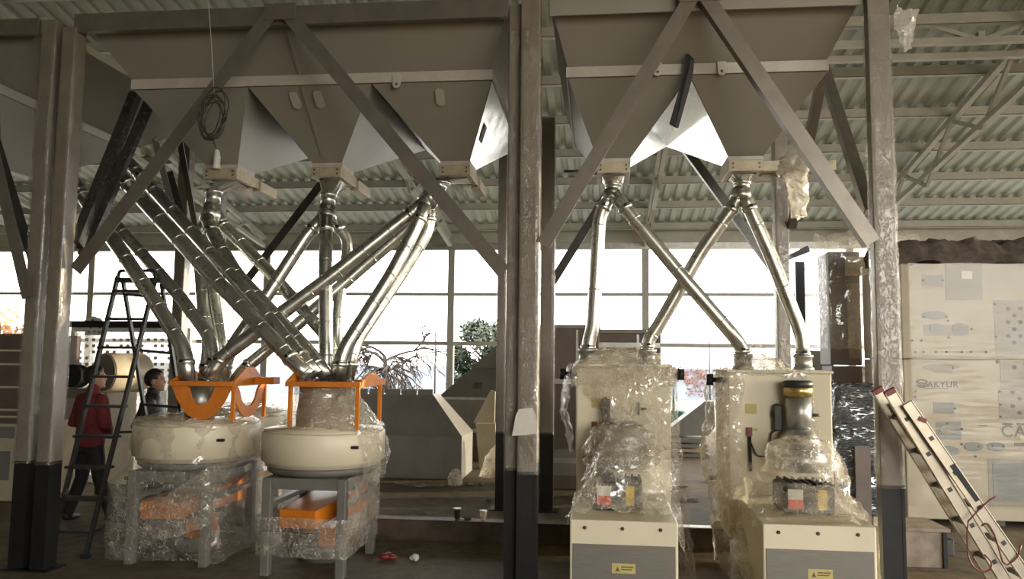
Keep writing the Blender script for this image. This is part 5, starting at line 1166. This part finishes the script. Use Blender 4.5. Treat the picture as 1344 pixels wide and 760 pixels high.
# ------------------------------------------------------------------ people
def remesh(mb, name, m, parent, voxel=.009, smooth=6, label=None, group_mats=None):
    o = mb.build('tmp_shape', m, None)
    c = V(o.location)
    md = o.modifiers.new('r', 'REMESH'); md.mode = 'VOXEL'; md.voxel_size = voxel; md.use_smooth_shade = True
    if smooth:
        s = o.modifiers.new('s', 'SMOOTH'); s.iterations = smooth; s.factor = .5
    bpy.context.view_layer.update()
    dg = bpy.context.evaluated_depsgraph_get(); me = bpy.data.meshes.new_from_object(o.evaluated_get(dg)); me.name = name
    bpy.data.objects.remove(o)
    me.polygons.foreach_set('use_smooth', [True]*len(me.polygons))
    if not me.materials: me.materials.append(M[m])
    n = bpy.data.objects.new(name, me); COL.objects.link(n)
    if parent: n.parent = parent; n.location = c-world(parent)
    else: n.location = c
    WPOS[n.name] = c
    return n
def person(P, yaw, H, head_yaw, top, top_name, legs, arms, label, head_down=0.0):
    k = H/1.75; P = V(P); f = V((math.sin(yaw), math.cos(yaw), 0)); r = V((math.cos(yaw), -math.sin(yaw), 0)); z = V((0, 0, 1))
    W = lambda a: P+(r*a[0]+f*a[1]+z*a[2])*k
    def loft(mb, rows, seg=18):            # rows: (centre local, rx, ry)
        mb.grid([[W((c[0]+math.cos(2*PI*j/seg)*rx, c[1]+math.sin(2*PI*j/seg)*ry, c[2])) for j in range(seg)] for c, rx, ry in rows], True)
        n = len(mb.v)
        mb.f.append([n-seg*len(rows)+j for j in reversed(range(seg))]); mb.sm.append(True); mb.f.append([n-seg+j for j in range(seg)]); mb.sm.append(True)
    def limb(mb, pts, rs):
        mb.tube([W(p) for p in pts], [q*k for q in rs], 14)
        for p, q in zip(pts, rs): mb.ball(W(p), q*k*.99)
    hy = yaw+head_yaw; hf = V((math.sin(hy), math.cos(hy), 0)); hr = V((math.cos(hy), -math.sin(hy), 0))
    hf = (hf-z*head_down).normalized(); hz = hr.cross(hf).normalized()
    HC = W((0, .03, 1.632)); Hd = lambda a, b, c: HC+(hr*a+hf*b+hz*c)*k*1.10
    def eball(mb, c, rx, ry, rz, seg=18, rings=12):
        q = MB(); q.ball((0, 0, 0), rx, ry, rz, seg, rings); mb.add([Hd(c[0]+p.x, c[1]+p.y, c[2]+p.z) for p in q.v], q.f, True)
    body = MB()
    loft(body, [((0, 0, .86), .13, .09), ((0, 0, .95), .15, .10), ((0, 0, 1.08), .125, .085), ((0, 0, 1.25), .15, .10), ((0, 0, 1.38), .16, .09), ((0, .0, 1.44), .09, .07)])
    limb(body, [(0, 0, 1.42), (0, .012, 1.50), (0, .03, 1.58)], [.062, .055, .055])
    eball(body, (0, -.01, .02), .074, .093, .100); eball(body, (0, .03, -.045), .056, .062, .068)
    eball(body, (0, .088, -.012), .012, .020, .022); eball(body, (0, .082, .02), .009, .014, .02); eball(body, (0, .082, -.052), .026, .014, .009); eball(body, (0, .075, -.088), .022, .02, .016)
    eball(body, (0, .075, .034), .05, .016, .012)
    for s in (-1, 1):
        eball(body, (s*.076, -.012, -.008), .010, .022, .033)
    def hand(mb, w, d, palm_n):
        """palm and five separate bent fingers; d along the hand, palm_n out of the palm"""
        w = V(w); d = V(d).normalized(); pn = V(palm_n); pn = (pn-d*pn.dot(d)).normalized(); sd = d.cross(pn)
        q = lambda a, b, c: (w+d*a+sd*b+pn*c)
        limb(mb, [w, q(.045, .0, 0), q(.085, 0, .004)], [.027, .033, .033])
        for b, L in ((-.032, .062), (-.011, .075), (.011, .070), (.031, .055)):
            limb(mb, [q(.085, b, .0), q(.085+L*.45, b*1.15, .014), q(.085+L*.75, b*1.15, .035), q(.085+L*.85, b*1.1, .055)], [.0105, .0100, .0095, .009])
        limb(mb, [q(.025, -.030, .006), q(.055, -.058, .022), q(.085, -.060, .040)], [.0125, .0115, .010])
    for s, A in ((-1, arms[0]), (1, arms[1])):
        limb(body, [(s*.175, 0, 1.40), A[0], A[1]], [.045, .038, .028])
        e, w_ = V(A[0]), V(A[1]); hand(body, w_, w_-e, A[2])
    for s, L in ((-1, legs[0]), (1, legs[1])):
        limb(body, [(s*.085, 0, .92), L[0], L[1]], [.075, .052, .036])
    t = thing('person', P, label, 'person')
    bo = remesh(body, 'body', 'skin', t, .007, 3)
    # eyes and lips as coloured faces of the one body mesh
    me = bo.data; me.materials.append(M['hair']); me.materials.append(M['red']); c0 = WPOS[bo.name]
    for pl in me.polygons:
        p = c0+pl.center
        for s in (-1, 1):
            if (p-Hd(s*.031, .083, .012)).length < .011*k: pl.material_index = 1
    hm = MB(); q = MB(); q.ball((0, 0, 0), .083, .103, .108, 22, 16)
    hm.add([Hd(p.x, p.y-.014, p.z+.024) for p in q.v], q.f, True)
    keep = [i for i, fa in enumerate(q.f) if (lambda c: (c.y-.014 < .045 or c.z > .062) and c.z > -.075+.0*c.y and not (c.y > .0 and c.z < .0))(sum((q.v[j] for j in fa), V())/len(fa))]
    hm.f = [hm.f[i] for i in keep]; hm.sm = [True]*len(hm.f)
    for p in range(len(hm.v)): hm.v[p] += wrinkle(hm.v[p], .004, 40)
    hm.build('hair', 'hair', t, solid=.012, fix=False)
    g = MB()      # top
    loft(g, [((0, 0, .86), .185, .135), ((0, 0, .93), .19, .14), ((0, 0, 1.08), .178, .128), ((0, -.005, 1.25), .195, .135), ((0, -.01, 1.37), .20, .125), ((0, .0, 1.43), .14, .10), ((0, .005, 1.485), .078, .075)])
    for s, A in ((-1, arms[0]), (1, arms[1])):
        e, w_ = V(A[0]), V(A[1]); limb(g, [(s*.175, 0, 1.385), A[0], e+(w_-e)*.97], [.075, .062, .048])
    limb(g, [(0, .0, 1.44), (0, .012, 1.515)], [.078, .072])
    remesh(g, top_name, top, t, .012, 5)
    g = MB()
    loft(g, [((0, 0, .80), .155, .12), ((0, 0, .90), .168, .125), ((0, 0, 1.0), .165, .12)])
    for s, L in ((-1, legs[0]), (1, legs[1])):
        a = V(L[1]); limb(g, [(s*.088, 0, .90), L[0], a+V((0, 0, .0))], [.098, .074, .062])
    remesh(g, 'trousers', 'trouser', t, .012, 5)
    for s, L in ((-1, legs[0]), (1, legs[1])):
        a = V(L[1]); g = MB(); d = V((s*.25+L[2], 1, 0)).normalized(); 
        limb(g, [a-V((0, 0, .02))+d*-.03, a*1+d*.02+V((0, 0, -.03)), V((a.x, a.y, .045))+d*.12, V((a.x, a.y, .038))+d*.19], [.045, .048, .042, .032])
        g.v = [V((p.x, p.y, max(p.z, .004))) for p in g.v]
        remesh(g, 'shoe', 'shoe', t, .008, 3)
    return t
pr = fl(112, 687)
person(pr, rad(22), 1.61, rad(38), 'maroon', 'sweater',
       [((-.17, .04, .49), (-.24, -.06, .09), -.2), ((.13, .06, .48), (.28, .12, .09), .5)],
       [((-.27, -.03, 1.12), (-.20, .22, 1.05), (.6, .2, -.6)), ((.255, .0, 1.11), (.05, .20, 1.03), (-.6, .2, -.6))],
       'person in maroon sweater and dark trousers seen from behind, legs apart, behind the stepladder')
pb = at(192, 686, Z=0)
person(pb, rad(72), 1.58, rad(6), 'jacket', 'jacket',
       [((-.10, .04, .49), (-.11, -.02, .09), 0), ((.10, .05, .49), (.11, .02, .09), 0)],
       [((-.25, -.06, 1.14), (-.20, .16, .98), (.6, .2, -.6)), ((.25, -.10, 1.13), (.22, .08, .93), (-.8, .1, -.2))],
       'person in black jacket with short dark hair standing in profile, facing right')
# ------------------------------------------------------------------ light
wd = bpy.data.worlds.new('sky'); S.world = wd; wd.use_nodes = True
bg = wd.node_tree.nodes['Background']; bg.inputs['Color'].default_value = (1.0, .975, .92, 1); bg.inputs['Strength'].default_value = SKY
def lamp(name, kind, loc, direction, energy, color, **kw):
    l = bpy.data.lights.new(name, kind); l.energy = energy; l.color = color
    for k, v in kw.items(): setattr(l, k, v)
    o = bpy.data.objects.new(name, l); COL.objects.link(o); o.location = loc
    o.rotation_euler = V(direction).to_track_quat('-Z', 'Y').to_euler(); return o
el = rad(5); az = rad(14)
lamp('sun', 'SUN', (20, 5, 9), (-math.cos(el)*math.cos(az), -math.cos(el)*math.sin(az), -math.sin(el)), SUN, (1, .86, .64), angle=rad(1.0))
def portal(loc, direction, sx, sy):
    o = lamp('sky_portal', 'AREA', loc, direction, 1, (1, 1, 1)); o.data.shape = 'RECTANGLE'; o.data.size = sx; o.data.size_y = sy; o.data.cycles.is_portal = True
portal(((XL+XR)/2, YW+.2, ZE/2), (0, -1, 0), XR-XL+8, ZE)
portal(((FX0+RWX)/2, YBK-.3, FZ/2), (0, 1, 0), RWX-FX0, FZ)
portal((RWX+.3, 5, OPT/2), (-1, 0, 0), 30, OPT)
S.view_settings.view_transform = 'Standard'; S.view_settings.look = 'None'; S.view_settings.exposure = EXPO; S.view_settings.gamma = 1
S.view_settings.use_curve_mapping = False
try:
    S.cycles.use_denoising = True; S.cycles.denoiser = 'OPENIMAGEDENOISE'
    S.cycles.transparent_max_bounces = 24; S.cycles.max_bounces = 8; S.cycles.diffuse_bounces = 5; S.cycles.glossy_bounces = 4
    S.cycles.sample_clamp_indirect = 6; S.cycles.caustics_reflective = False; S.cycles.caustics_refractive = False
except Exception: pass
